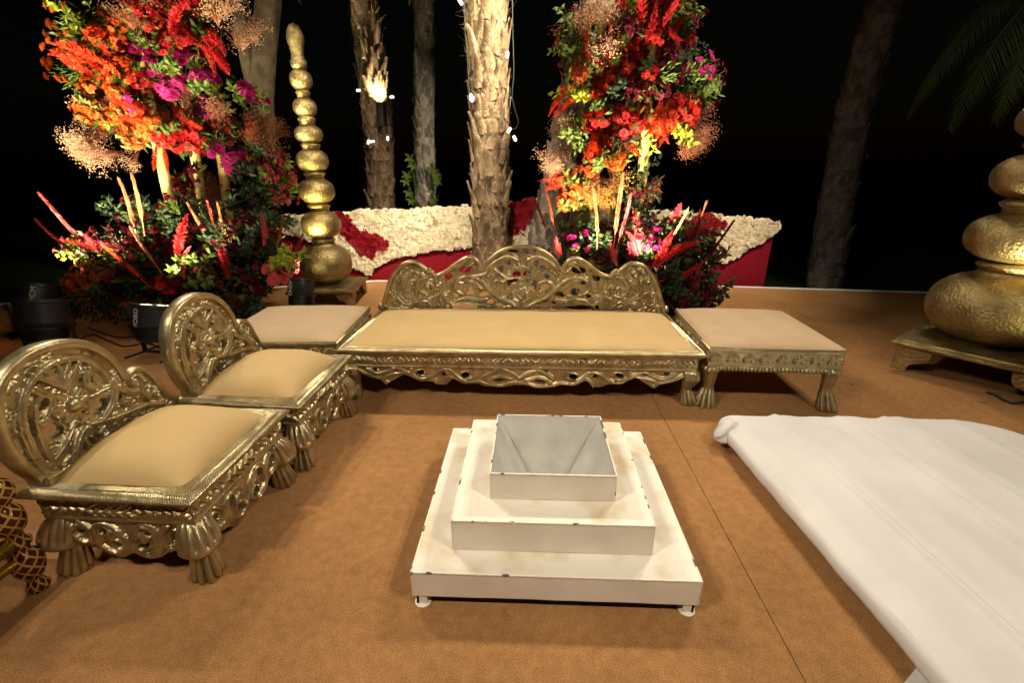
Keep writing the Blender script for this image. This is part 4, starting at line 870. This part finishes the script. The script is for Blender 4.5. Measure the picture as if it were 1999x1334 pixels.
# ------------------------------------------------------------------ floor spotlights
def par_can(label, loc, rz, aim, watts, text=None, size=R(70), color=(1, .9, .58), h=.30, rr=.15, tilt=(-.3, 0), lens_s=1):
    t = thing('spotlight', label, 'spotlight', loc, rz)
    b = MB(); z0 = -h * .45; zc = .09 + h * .5
    b.lathe([(.02, z0), (rr * .72, z0 + .004), (rr * .8, z0 + .02), (rr * .82, z0 + h * .35), (rr * .98, z0 + h * .45), (rr, z0 + h * .9), (rr * 1.05, z0 + h * .92), (rr * 1.05, z0 + h), (rr * .96, z0 + h), (rr * .94, z0 + h * .95)], 36)
    body = b.obj('housing', M['black'], t, 35); body.rotation_euler = (tilt[0], tilt[1], 0); body.location = (0, 0, zc)
    for k in range(9):
        f = MB(); f.lathe([(rr * .8, z0 + .03 + k * .009), (rr * .9, z0 + .032 + k * .009), (rr * .9, z0 + .035 + k * .009), (rr * .8, z0 + .037 + k * .009)], 30, cap=False); f.obj('cooling_fin', M['black'], body)
    f = MB(); f.lathe([(.001, z0 + h * .955), (rr * .93, z0 + h * .96)], 30, cap=False); f.obj('lens', M['lens'], body)
    for k in range(6):
        f = MB(); f.lathe([(.001, .012), (.018, .008), (.022, 0)], 12, (rr * .55 * math.cos(k * 1.047), rr * .55 * math.sin(k * 1.047))); o = f.obj('led', M['lens'], body); o.location = (0, 0, z0 + h * .962)
    y = MB(); w = rr * 1.18
    y.box(-w - .006, -w, -.018, .018, .012, zc + .03); y.box(w, w + .006, -.018, .018,   .012, zc + .03); y.box(-w - .006, w + .006, -.018, .018, .004, .012); y.obj('yoke', M['black'], t)
    for sg in (-1, 1):
        y = MB(); y.box(sg * w - .012, sg * w + .012, -.17, .13, 0, .012); y.obj('foot', M['black'], t, bevel=.003)
        y = MB(); y.lathe([(.02, -.014), (.022, 0), (.02, .014)], 14); o = y.obj('knob', M['black'], t, loc=(sg * (w + .012), 0, zc)); o.rotation_euler = (0, math.pi / 2, 0)
    if text:
        cu = bpy.data.curves.new('logo', 'FONT'); cu.body = text; cu.size = .058; cu.extrude = .0006; cu.align_x = 'CENTER'; cu.align_y = 'CENTER'
        to = bpy.data.objects.new('tmp', cu); col.objects.link(to); dg = bpy.context.evaluated_depsgraph_get(); me = bpy.data.meshes.new_from_object(to.evaluated_get(dg)); bpy.data.objects.remove(to)
        me.materials.clear(); me.materials.append(M['print']); lo = link('logo', me, body)
        lo.matrix_local = Matrix.Translation((.0, -rr - .002, z0 + h * .66)) @ Euler((math.pi / 2, 0, 0)).to_matrix().to_4x4() @ Euler((0, 0, math.pi / 2)).to_matrix().to_4x4()
    l = bpy.data.lights.new('spotlight_beam', 'SPOT'); l.energy = watts; l.spot_size = size; l.spot_blend = .5; l.shadow_soft_size = .06; l.color = color
    lo = bpy.data.objects.new('spotlight_beam', l); col.objects.link(lo); lo.parent = t; tipl = body.rotation_euler.to_matrix() @ Vector((0, 0, z0 + h + .03)) + Vector((0, 0, zc)); lo.location = tipl
    w = Vector(aim) - (Vector(loc) + Matrix.Rotation(rz, 3, 'Z') @ tipl); lo.rotation_euler = (Matrix.Rotation(-rz, 3, 'Z') @ w).to_track_quat('-Z', 'Y').to_euler()
    return t
pA, pB, pC = Pz(108, 690), Pz(75, 655), Pz(318, 690)
PAR = 7.0
par_can('black floor spotlight with glowing lens and a bare front, beside the leaf-topped spotlight', (pA.x, pA.y, 0), R(8), (-3.0, 4.5, 2.4), 190 * PAR, None, rr=.16, tilt=(-.24, 0), h=.34)
par_can('black floor spotlight with a dry leaf lying across its lens', (pB.x - .05, pB.y + .12, 0), R(35), (-3.7, 4.6, 1.6), 170 * PAR, 'CHDM', tilt=(-.25, .3), rr=.16, h=.34)
par_can('black floor spotlight with white lettering behind the round-backed seats', (pC.x, pC.y, 0), R(-12), (-2.75, 4.7, 2.2), 85 * PAR, 'IOBD')
pD = Py(590, 575, 4.45)
par_can('black floor spotlight with white lettering at the foot of the slim totem', (pD.x, 4.42, 0), R(-20), (-2.3, 4.95, 2.0), 34 * PAR, 'CHDM', rr=.125, h=.28, color=(1, .88, .36), tilt=(-.35, -.12))
par_can('black floor spotlight hidden behind the tall centre of the long sofa back', (.42, 4.25, 0), R(10), (.75, 4.9, 2.0), 120 * PAR, None)
par_can('black floor spotlight hidden behind the end of the long sofa back', (1.05, 4.2, 0), R(-10), (1.3, 4.95, 2.2), 130 * PAR, None)
par_can('black floor spotlight with splayed feet at the wide gold stand', (3.30, 2.62, 0), R(40), (3.75, 4.4, 2.5), 26 * PAR, None)
dl = MB(); c = Pz(60, 552, .44); dl.add([(-.10, 0, 0), (-.05, -.045, .02), (.02, -.05, .035), (.12, 0, .005), (.04, .05, .03), (-.04, .04, .02)], [(0, 1, 2, 5), (2, 3, 4, 5)])
dl.add([(x, y, z - .002) for x, y, z in dl.v], [(5, 2, 1, 0), (5, 4, 3, 2)])
o = dl.obj('dry_leaf', M['dry']); o.location = (pB.x - .08, pB.y + .10, .405); o.rotation_euler = (0, .25, .3); tag(o, 'curled brown dry leaf lying on a floor spotlight', 'leaf')
def cable(label, pts, r=.007):
    mb = MB(); P = catmull([(p.x, p.y, r) for p in pts], .04); mb.tube([tuple(p) for p in P], r, 6); tag(mb.obj('power_cable', M['rubber'], None, True), label, 'cable')
cable('black power cable looping from the spotlights over the carpet', [Pz(*p) for p in ((150, 668), (180, 655), (215, 668), (245, 678), (290, 672), (330, 690))])
cable('thin black cable running past the foot of the flowers', [Pz(*p) for p in ((170, 640), (230, 660), (280, 655), (340, 662), (400, 660))], .006)
cable('black cable lying beside the wide gold stand', [Pz(*p) for p in ((1925, 768), (1945, 775), (1975, 790), (2030, 780))], .009)
for i, (x, y) in enumerate(((1615, 615), (1663, 750), (1918, 786), (1600, 640))):
    mb = MB(); mb.add([(-.03, 0, .003), (0, -.012, .008), (.03, .004, .004), (0, .012, .006)], [(0, 1, 2, 3)]); p = Pz(x, y)
    o = mb.obj('leaf_scrap', M['dry']); o.location = (p.x, p.y, .001); o.rotation_euler = (0, 0, i * 1.3); tag(o, ('tiny dark leaf scrap on bare carpet behind the ottoman by the sheet', 'tiny dark leaf scrap between the ottoman foot and the wide gold stand', 'tiny dark leaf scrap between the wide gold stand and the white sheet', 'tiny dark leaf scrap close behind the back corner of the ottoman')[i], 'leaf', 'leaf scraps on the carpet')
# ------------------------------------------------------------------ flower arrangements
GREEN = leafy('fresh_green_leaf', (.11, .15, .022), (.06, .09, .014), .35); DGREEN = leafy('dark_green_leaf', (.016, .030, .007), (.009, .018, .005), .2)
YGREEN = leafy('yellow_green_leaf', (.32, .36, .03), (.20, .26, .02), .35)
PET = {k: leafy(k + '_petals', c, c2, .3) for k, c, c2 in (('orange', (.62, .13, .012), (.50, .07, .01)), ('red', (.50, .018, .016), (.34, .008, .012)), ('magenta', (.50, .02, .20), (.36, .012, .13)), ('rust', (.36, .06, .018), (.24, .03, .012)), ('maroon', (.16, .008, .018), (.09, .005, .012)),
      ('cream', (.50, .33, .22), (.40, .22, .13)), ('brown', (.27, .10, .05), (.19, .06, .03)), ('gold', (.48, .26, .06), (.36, .17, .03)), ('flame', (.64, .07, .012), (.48, .03, .012)), ('straw', (.55, .24, .10), (.42, .12, .05)), ('pink', (.66, .14, .13), (.5, .05, .06)))}
def head(mb, p, d, rad, mi, rg, layers=((1, 14, .15), (.78, 12, .5), (.45, 8, .9))):
    """daisy-like chrysanthemum head at p facing d"""
    d = d.normalized(); a = d.orthogonal().normalized(); b = d.cross(a)
    for f, n, lift in layers:
        off = rg.uniform(0, 1)
        for i in range(n):
            an = 2 * math.pi * (i + off) / n; e = a * math.cos(an) + b * math.sin(an); s = (b * math.cos(an) - a * math.sin(an)) * rad * f * .2; rr = rad * f * rg.uniform(.85, 1.1)
            q = p + e * rr * .6 + d * rad * lift * .45; mb.add([p, q + s, p + e * rr + d * rad * lift * .5, q - s], [(0, 1, 2, 3)], mi)
def spray(seed, colr, n=7, spread=.75, L=.26, rad=.036, leaf=GREEN, blades=34):
    rg = random.Random(seed); mb = MB()
    for i in range(n):
        a = rg.uniform(0, 6.28); s = spread * math.sqrt(rg.random()); d = Vector((math.cos(a) * s, math.sin(a) * s, 1)).normalized(); tip = d * L * rg.uniform(.75, 1.05)
        mb.tube([Vector(), tip * .5 + Vector((rg.uniform(-.01, .01), rg.uniform(-.01, .01), 0)), tip], .0022, 3, 0, False)
        head(mb, tip, d + Vector((0, 0, .3)), rad * rg.uniform(.8, 1.15), 1, rg)
    for i in range(blades):
        a = rg.uniform(0, 6.28); s = spread * rg.random(); d = Vector((math.cos(a) * s, math.sin(a) * s, 1)).normalized(); p = d * L * rg.uniform(.2, .75); q = (d + Vector((rg.uniform(-.7, .7), rg.uniform(-.7, .7), rg.uniform(-.1, .5)))).normalized(); ln = rg.uniform(.05, .09); w = q.orthogonal().normalized() * .008
        mb.add([p, p + q * ln * .5 + w, p + q * ln, p + q * ln * .5 - w], [(0, 1, 2, 3)], 0)
    return mb.mesh('chrysanthemum_spray', [leaf, PET[colr]])
def cluster(seed, colr, n=13, R0=.085, rad=.038):
    rg = random.Random(seed); mb = MB()
    for i in range(n):
        z = 1 - 1.25 * (i + .5) / n; a = i * 2.4 + rg.uniform(-.3, .3); s = math.sqrt(max(0, 1 - z * z)); d = Vector((s * math.cos(a), s * math.sin(a), z)); head(mb, d * R0 * rg.uniform(.8, 1.2), d, rad * rg.uniform(.8, 1.2), 1, rg, ((1, 12, .1), (.8, 10, .5), (.5, 8, .9), (.25, 5, 1.1)))
    for i in range(14):
        a = rg.uniform(0, 6.28); d = Vector((math.cos(a), math.sin(a), rg.uniform(-.6, .5))).normalized(); w = d.orthogonal().normalized() * .018; mb.add([d * .05, d * .10 + w, d * .15, d * .10 - w], [(0, 1, 2, 3)], 0)
    return mb.mesh('flower_cluster', [GREEN, PET[colr]])
def plume(seed, colr, L=.40, wid=.055, n=620, bend=.12, soft=1.0):
    rg = random.Random(seed); mb = MB(); bx = rg.uniform(-bend, bend); by = bend
    ax = lambda t: Vector((bx * t * t, by * t * t, L * t))
    mb.tube([ax(t) for t in (0, .5, 1)], [.005, .004, .001], 4, 0, False)
    for i in range(n):
        t = rg.random() ** .9; p = ax(t); w = wid * (math.sin(math.pi * min(1, t * .85 + .12)) + .08) * rg.uniform(.6, 1.15) * soft; a = rg.uniform(0, 6.28)
        d = Vector((math.cos(a), math.sin(a), rg.uniform(.5, 1.3))).normalized(); q = p + d * w; s = d.cross(Vector((rg.uniform(-1, 1), rg.uniform(-1, 1), .2))).normalized() * .0028
        m = p.lerp(q, .55); mb.add([p, m + s, q, m - s], [(0, 1, 2, 3)], 0)
    return mb.mesh('feather_plume', [PET[colr]])
def stalk(seed, colr, L=.6, wid=.014, n=420):
    rg = random.Random(seed); mb = MB(); c = rg.uniform(-.03, .03); ax = lambda t: Vector((c * math.sin(t * 2.6), 0, L * t)); mb.tube([ax(t) for t in (0, .35, .7, 1)], [.005, .0045, .003, .001], 4)
    for i in range(n):
        t = .25 + .73 * rg.random(); p = ax(t); a = rg.uniform(0, 6.28); d = Vector((math.cos(a) * .16, math.sin(a) * .16, 1)).normalized(); ln = rg.uniform(.05, .10) * (1.1 - .5 * t); s = d.cross(Vector((rg.uniform(-1, 1), rg.uniform(-1, 1), 0))).normalized() * .003
        q = p + d * ln + Vector((math.cos(a), math.sin(a), 0)) * wid * .3 * math.sin(math.pi * t); mb.add([p, p.lerp(q, .5) + s + Vector((math.cos(a), math.sin(a), 0)) * wid * .5, q, p.lerp(q, .5) - s], [(0, 1, 2, 3)])
    return mb.mesh('grass_stalk', [PET[colr]])
def cloud(seed, colr, R0=.17, n=330):
    rg = random.Random(seed); mb = MB(); tips = []
    for k in range(26):
        a = rg.uniform(0, 6.28); s = rg.random() ** .5 * .9; d = Vector((math.cos(a) * s, math.sin(a) * s, rg.uniform(.35, 1.1))).normalized(); tip = d * R0 * rg.uniform(.55, 1.0); tips.append(tip); mb.tube([Vector((0, 0, -.08)), tip * .45, tip], .0014, 3, 0, False)
    for i in range(n):
        c = rg.choice(tips) + Vector((rg.gauss(0, 1), rg.gauss(0, 1), rg.gauss(0, 1))) * R0 * .16; r_ = rg.uniform(.003, .0065)
        v = [c + Vector(e) * r_ * rg.uniform(.7, 1.3) for e in ((1, 0, 0), (-.5, .9, 0), (-.5, -.9, 0), (0, 0, 1.1), (0, 0, -.8))]
        mb.add(v, [(0, 1, 3), (1, 2, 3), (2, 0, 3), (1, 0, 4), (2, 1, 4), (0, 2, 4)], 1)
    return mb.mesh('baby_breath_cloud', [PET['brown'], PET[colr]])
def sprig(seed, mat, L=.28, n=15, lw=.024, ll=.07):
    rg = random.Random(seed); mb = MB(); c = Vector((rg.uniform(-.06, .06), rg.uniform(-.06, .06), 0)); ax = lambda t: c * t * t + Vector((0, 0, L * t)); mb.tube([ax(t) for t in (0, .5, 1)], .0025, 4, 0, False)
    for i in range(n):
        t = .15 + .85 * i / (n - 1); p = ax(t); a = i * 2.4 + rg.uniform(-.4, .4); d = Vector((math.cos(a), math.sin(a), rg.uniform(.1, .9))).normalized(); l_ = ll * rg.uniform(.7, 1.25); s = d.cross(Vector((0, 0, 1))).normalized() * lw * rg.uniform(.8, 1.2); u = Vector((0, 0, -.012))
        m = p + d * l_ * .5; tip = p + d * l_ + u; mb.add([p, m + s + u, tip, m - s + u, m + Vector((0, 0, .004))], [(0, 1, 4), (1, 2, 4), (2, 3, 4), (3, 0, 4)])
    return mb.mesh('leaf_sprig', [mat])
_lib = {}
def lib(kind, c):
    if (kind, c) not in _lib:
        f = {'spray': lambda s: spray(s, c), 'cluster': lambda s: cluster(s, c), 'plume': lambda s: plume(s, c), 'cloud': lambda s: cloud(s, c), 'stalk': lambda s: stalk(s, c), 'head': lambda s: spray(s, c, 4, .8, .12, .058, GREEN, 14),
             'leaf': lambda s: sprig(s, {'g': GREEN, 'd': DGREEN, 'y': YGREEN}[c])}[kind]
        _lib[(kind, c)] = [f(s) for s in (1, 2, 3)]
    return _lib[(kind, c)]
NAMES = {'spray': 'chrysanthemum_spray', 'cluster': 'flower_cluster', 'plume': 'feather_plume', 'cloud': 'baby_breath_cloud', 'stalk': 'grass_stalk', 'head': 'daisy_bunch', 'leaf': 'leaf_sprig'}
FRG = random.Random(99)
def put(t, kind, c, p, d, s=1.0):
    o = link(NAMES[kind], FRG.choice(lib(kind, c)), t); d = Vector(d).normalized()
    q = d.to_track_quat('Z', 'Y').to_matrix() @ Matrix.Rotation(FRG.uniform(0, 6.28), 3, 'Z')
    o.matrix_local = Matrix.Translation(Vector(p) - Vector(t.location)) @ q.to_4x4() @ Matrix.Diagonal((s, s, s, 1)); return o
def blob(t, kind, c, px, py, rx, ry, n, Y, dep=.22, ctr=None, s=(.8, 1.2), aim=None):
    """n pieces spread through an ellipsoid round the point seen at (px,py) at depth Y"""
    C = Py(px, py, Y); k = (C - Vector((0, 0, CAMH))).dot(_f) / F
    for i in range(n):
        while True:
            u = Vector((FRG.uniform(-1, 1), FRG.uniform(-1, 1), FRG.uniform(-1, 1)))
            if u.length < 1: break
        p = C + Vector((u.x * rx * k, u.y * dep, u.z * ry * k)); c0 = Py(*ctr, Y) if ctr else C
        d = Vector(aim) if aim else (p - c0).normalized() * .8 + Vector((0, -.55, .15)) + Vector((FRG.gauss(0, .25), FRG.gauss(0, .25), FRG.gauss(0, .25)))
        sc = FRG.uniform(*s); put(t, kind, c, p - d.normalized() * (.05 if kind in ('cluster', 'cloud') else .12) * sc, d, sc)
def stem(t, kind, c, base, tip, Y, dY=-.1, L=.6):
    a, b_ = Py(*base, Y), Py(*tip, Y + dY); put(t, kind, c, a, b_ - a, (b_ - a).length / L)
def pole(t, pix, Y, r_=.05):
    (xa, ya), (xb, yb) = pix; a = Py(xa, ya, Y); top = Py(xb, yb, Y); mb = MB(); o = Vector(t.location)
    pts, rad = [], []; n = 14
    for i in range(n * 3 + 1):
        f = i / (n * 3); z = f * top.z; pts.append(Vector((a.x + (top.x - a.x) * f, Y, z)) - o); rad.append(r_ * (1.05 if i % 6 == 0 else 1.0) * (1 - .12 * f))
    mb.tube(pts, rad, 14); mb.obj('pole', M['bamboo_gold'], t, 40)

YL = 4.65
L = thing('floral_arrangement', 'tall arrangement of orange, red and magenta flowers on gold poles beside the slim totem', 'flowers', (Py(340, 420, YL).x, YL, 0))
for a in (((328, 420), (275, 120)), ((386, 420), (362, 180)), ((432, 420), (402, 60))): pole(L, a, YL + (.0 if a[0][0] == 328 else .3))
cL = (300, 170)
for args in [
 ('cloud', 'brown', 300, 25, 65, 45, 7), ('cluster', 'red', 375, 40, 55, 50, 8), ('cloud', 'cream', 460, 40, 30, 45, 5), ('cluster', 'red', 330, 10, 60, 30, 5), ('cluster', 'red', 330, 75, 60, 35, 6), ('leaf', 'g', 400, 25, 60, 30, 4), ('plume', 'flame', 220, 120, 60, 60, 7), ('plume', 'red', 350, 60, 60, 40, 6), ('plume', 'flame', 300, 230, 60, 40, 6), ('leaf', 'y', 200, 60, 50, 50, 4), ('cluster', 'orange', 190, 100, 50, 60, 8), ('cluster', 'orange', 250, 60, 40, 40, 5),
 ('cluster', 'orange', 255, 135, 45, 32, 8), ('cluster', 'orange', 225, 165, 50, 30, 7), ('cluster', 'orange', 190, 215, 55, 28, 7), ('cluster', 'orange', 315, 240, 65, 25, 8), ('cluster', 'orange', 265, 260, 45, 18, 5), ('cluster', 'flame', 225, 80, 50, 25, 7), ('cluster', 'flame', 200, 120, 25, 35, 4),
 ('leaf', 'y', 240, 190, 70, 50, 5), ('cluster', 'orange', 250, 200, 70, 40, 8), ('leaf', 'g', 320, 130, 70, 60, 8), ('spray', 'magenta', 340, 130, 50, 45, 6), ('leaf', 'g', 310, 250, 50, 30, 6), ('leaf', 'g', 370, 130, 40, 60, 8),
 ('head', 'magenta', 300, 110, 28, 14, 4), ('head', 'magenta', 312, 138, 18, 10, 3), ('head', 'magenta', 378, 108, 14, 12, 3), ('head', 'magenta', 388, 142, 22, 10, 4), ('head', 'magenta', 350, 168, 28, 14, 5), ('head', 'magenta', 388, 206, 18, 12, 4), ('head', 'magenta', 280, 208, 24, 10, 4),
 ('cluster', 'red', 290, 168, 35, 18, 5), ('cluster', 'red', 355, 265, 40, 30, 6), ('cluster', 'flame', 360, 250, 25, 25, 4), ('cloud', 'cream', 185, 255, 50, 38, 7), ('cloud', 'cream', 225, 295, 45, 25, 5), ('cloud', 'brown', 375, 215, 45, 28, 5), ('cloud', 'cream', 210, 215, 30, 20, 3)]:
    blob(L, *args, YL, .25, cL)
YR = YL + .35
for args in [('cluster', 'rust', 455, 225, 30, 18, 4), ('cluster', 'maroon', 430, 270, 60, 40, 10), ('cloud', 'brown', 525, 255, 35, 40, 6), ('leaf', 'g', 480, 205, 40, 20, 7), ('leaf', 'd', 510, 330, 55, 50, 14), ('head', 'magenta', 490, 185, 18, 22, 4), ('head', 'magenta', 432, 290, 12, 8, 2), ('head', 'magenta', 470, 300, 25, 18, 5), ('head', 'magenta', 475, 330, 20, 12, 4),
 ('cluster', 'maroon', 545, 320, 30, 40, 7), ('spray', 'maroon', 540, 360, 40, 40, 9), ('leaf', 'd', 500, 370, 60, 40, 14), ('cluster', 'maroon', 365, 350, 40, 28, 6), ('cluster', 'rust', 360, 350, 25, 20, 3), ('cloud', 'brown', 440, 390, 50, 55, 12), ('cluster', 'rust', 510, 280, 40, 40, 5), ('leaf', 'd', 450, 330, 80, 60, 14)]:
    blob(L, *args, YR, .3, (450, 320))
for (x, y) in ((128, 32), (115, 62), (140, 98), (108, 135), (150, 60), (125, 120)): 
    a = Py(x + 62, y + 8, YL); put(L, 'spray', 'orange', a, Py(x, y, YL - .05) - a, 1.25)
for (b_, tp) in (((250, 85), (175, 78)), ((225, 100), (195, 145)), ((395, 70), (462, 160)), ((410, 60), (460, 115)), ((385, 80), (440, 130)), ((305, 280), (302, 335)), ((318, 285), (330, 330)), ((205, 90), (230, 60))):
    stem(L, 'plume', 'flame' if b_[0] < 330 else 'red', b_, tp, YL - .1, -.05, .4)
# the mound at its foot
for args in [('leaf', 'd', 360, 520, 210, 75, 70), ('leaf', 'g', 340, 500, 180, 60, 6), ('spray', 'maroon', 350, 500, 200, 70, 40), ('cluster', 'maroon', 360, 520, 210, 75, 56), ('plume', 'maroon', 350, 500, 180, 50, 14), ('leaf', 'd', 320, 440, 90, 40, 22), ('spray', 'maroon', 320, 430, 90, 40, 10), ('leaf', 'd', 480, 460, 90, 60, 30), ('cluster', 'maroon', 460, 460, 70, 50, 10)]:
    blob(L, *args, 4.35, .38, (350, 600))
for args in [('leaf', 'd', 330, 605, 215, 30, 46), ('cluster', 'maroon', 330, 610, 200, 28, 16)]: blob(L, *args, 4.1, .3, (330, 660))
for args in [('cluster', 'rust', 165, 545, 25, 18, 4), ('head', 'red', 318, 552, 22, 10, 4), ('leaf', 'g', 370, 530, 40, 30, 7), ('head', 'pink', 545, 525, 16, 12, 4), ('leaf', 'y', 545, 512, 25, 18, 5), ('leaf', 'y', 160, 510, 14, 8, 3)]: blob(L, *args, 4.0, .12, (300, 620))
for (b_, tp, c) in (((178, 492), (80, 380), 'pink'), ((172, 515), (73, 430), 'pink'), ((268, 470), (230, 352), 'straw'), ((282, 460), (255, 342), 'straw'), ((315, 532), (257, 445), 'straw'), ((295, 562), (202, 482), 'flame'), ((285, 545), (205, 478), 'flame'), ((432, 500), (370, 400), 'straw'), ((432, 490), (405, 395), 'rust'), ((448, 475), (426, 398), 'straw'), ((540, 485), (551, 420), 'straw'), ((566, 520), (593, 468), 'pink'), ((560, 505), (588, 458), 'rust')):
    stem(L, 'stalk', c, b_, tp, 3.95 if b_[0] < 400 else 4.2, -.12)
for (b_, tp, c) in (((360, 545), (340, 485), 'pink'), ((345, 510), (350, 432), 'red'), ((200, 500), (160, 455), 'red'), ((445, 545), (435, 470), 'red'), ((515, 480), (525, 430), 'pink'), ((190, 490), (135, 460), 'red')): stem(L, 'plume', c, b_, tp, 3.95, -.08, .4)

YQ = 4.95
Q = thing('floral_arrangement', 'tall arrangement of red and orange flowers on gold poles behind the long sofa', 'flowers', (Py(1240, 480, YQ).x, YQ, 0))
for a in (((1252, 420), (1275, 60)), ((1203, 420), (1220, 120)), ((1165, 420), (1168, 150))): pole(Q, a, YQ + (0 if a[0][0] == 1252 else .3), .052)
cQ = (1240, 170)
for args in [
 ('cloud', 'cream', 1180, 25, 40, 35, 6), ('cloud', 'brown', 1145, 55, 35, 35, 5), ('cluster', 'red', 1280, 20, 75, 30, 9), ('cluster', 'red', 1255, 65, 45, 40, 9), ('cluster', 'maroon', 1215, 40, 30, 40, 6), ('leaf', 'y', 1235, 22, 20, 15, 4), ('leaf', 'y', 1325, 32, 20, 12, 4), ('leaf', 'g', 1330, 20, 40, 30, 3), ('plume', 'red', 1270, 50, 60, 50, 9), ('plume', 'flame', 1180, 140, 50, 50, 6), ('plume', 'red', 1230, 200, 60, 40, 8), ('plume', 'flame', 1180, 280, 40, 30, 5), ('cluster', 'red', 1330, 90, 30, 40, 5), ('cluster', 'maroon', 1300, 130, 40, 40, 5), ('spray', 'maroon', 1350, 45, 25, 20, 5),
 ('leaf', 'y', 1170, 80, 30, 15, 6), ('cluster', 'flame', 1180, 135, 45, 25, 9), ('cluster', 'orange', 1205, 88, 18, 14, 3), ('cloud', 'cream', 1160, 115, 40, 20, 5), ('cluster', 'red', 1190, 105, 45, 25, 6), ('cluster', 'rust', 1130, 145, 30, 20, 5), ('leaf', 'g', 1120, 60, 22, 20, 5), ('leaf', 'g', 1120, 105, 25, 22, 6),
 ('cluster', 'red', 1200, 160, 35, 20, 6), ('leaf', 'g', 1210, 130, 30, 40, 4), ('cluster', 'maroon', 1255, 185, 55, 30, 10), ('leaf', 'd', 1240, 150, 60, 50, 7), ('cluster', 'red', 1230, 130, 50, 60, 8), ('leaf', 'd', 1335, 125, 40, 40, 7), ('spray', 'magenta', 1340, 150, 45, 35, 6), ('spray', 'maroon', 1300, 150, 30, 20, 5), ('leaf', 'g', 1355, 185, 30, 18, 8), ('spray', 'maroon', 1375, 170, 15, 15, 3),
 ('leaf', 'y', 1130, 185, 20, 20, 6), ('cluster', 'flame', 1280, 240, 45, 30, 9), ('cluster', 'red', 1330, 225, 35, 25, 6), ('cloud', 'brown', 1350, 245, 40, 35, 6), ('cloud', 'brown', 1345, 285, 22, 25, 4), ('leaf', 'y', 1322, 250, 16, 20, 4), ('leaf', 'y', 1250, 265, 14, 14, 3), ('cluster', 'red', 1180, 265, 45, 35, 9), ('cluster', 'flame', 1190, 300, 45, 22, 7), ('cluster', 'orange', 1200, 322, 22, 10, 3), ('cluster', 'orange', 1150, 335, 15, 14, 3),
 ('cloud', 'cream', 1105, 270, 28, 40, 6), ('cloud', 'cream', 1080, 315, 30, 18, 4), ('leaf', 'g', 1125, 255, 30, 30, 7), ('leaf', 'g', 1170, 220, 40, 30, 4), ('cluster', 'flame', 1160, 235, 30, 30, 4), ('cloud', 'cream', 1225, 280, 25, 18, 4), ('cluster', 'maroon', 1140, 300, 30, 20, 5), ('leaf', 'd', 1200, 230, 60, 50, 5), ('cluster', 'red', 1210, 220, 50, 40, 8), ('leaf', 'g', 1180, 310, 30, 25, 5)]:
    blob(Q, *args, YQ, .24, cQ)
for args in [('cloud', 'gold', 1172, 365, 38, 32, 9), ('leaf', 'g', 1128, 372, 22, 28, 8), ('cluster', 'orange', 1108, 385, 14, 32, 6), ('cluster', 'maroon', 1235, 395, 35, 35, 8), ('leaf', 'd', 1240, 370, 35, 40, 10), ('cloud', 'brown', 1262, 375, 18, 20, 3), ('cluster', 'flame', 1085, 345, 20, 14, 4)]: blob(Q, *args, YQ, .2, (1180, 330))
a = Py(1135, 90, YQ)
for (x, y) in ((1085, 100), (1082, 115), (1100, 65)): put(Q, 'spray', 'rust', a, Py(x, y, YQ - .05) - a, 1.0)
for (b_, tp, c) in (((1125, 165), (1062, 198), 'flame'), ((1130, 185), (1072, 222), 'flame'), ((1115, 160), (1090, 180), 'flame'), ((1290, 180), (1285, 285), 'flame'), ((1310, 190), (1268, 280), 'flame'), ((1300, 200), (1310, 280), 'flame'), ((1320, 195), (1300, 250), 'flame'), ((1140, 320), (1065, 372), 'rust'), ((1125, 330), (1078, 385), 'flame'), ((1150, 325), (1060, 350), 'rust'), ((1295, 40), (1322, 92), 'red'), ((1285, 50), (1288, 120), 'rust'), ((1300, 50), (1345, 90), 'rust')): stem(Q, 'plume', c, b_, tp, YQ - .12, -.05, .4)
for args in [('leaf', 'd', 1230, 500, 175, 60, 72), ('leaf', 'g', 1180, 470, 120, 40, 12), ('leaf', 'g', 1340, 490, 60, 50, 14), ('spray', 'maroon', 1240, 480, 160, 50, 26), ('cluster', 'maroon', 1260, 500, 150, 55, 34), ('plume', 'maroon', 1260, 480, 140, 40, 8), ('spray', 'magenta', 1230, 470, 120, 30, 8)]: blob(Q, *args, 4.9, .34, (1230, 580))
for args in [('leaf', 'd', 1335, 562, 75, 36, 34), ('cluster', 'maroon', 1340, 570, 70, 36, 22), ('spray', 'maroon', 1350, 560, 60, 40, 10), ('leaf', 'd', 1200, 590, 150, 24, 20)]: blob(Q, *args, 4.65, .26, (1330, 620))
for (b_, tp, c) in (((1166, 485), (1157, 372), 'straw'), ((1197, 492), (1216, 345), 'straw'), ((1200, 492), (1228, 382), 'pink'), ((1305, 475), (1342, 408), 'straw'), ((1358, 468), (1380, 395), 'straw'), ((1372, 515), (1431, 432), 'maroon'), ((1395, 512), (1430, 478), 'rust'), ((1083, 455), (1065, 372), 'rust'), ((1070, 465), (1040, 388), 'rust'), ((1035, 468), (1000, 440), 'maroon')): stem(Q, 'stalk', c, b_, tp, 4.6, -.12)
for (b_, tp, c) in (((1250, 490), (1243, 415), 'pink'), ((1245, 500), (1238, 440), 'red'), ((1272, 525), (1320, 455), 'red'), ((1280, 522), (1345, 450), 'red'), ((1330, 500), (1390, 425), 'maroon'), ((1205, 520), (1185, 478), 'pink'), ((1200, 515), (1200, 480), 'pink'), ((1090, 505), (1078, 455), 'pink'), ((1095, 500), (1092, 460), 'flame'), ((1320, 545), (1380, 520), 'red')): stem(Q, 'plume', c, b_, tp, 4.55, -.08, .4)
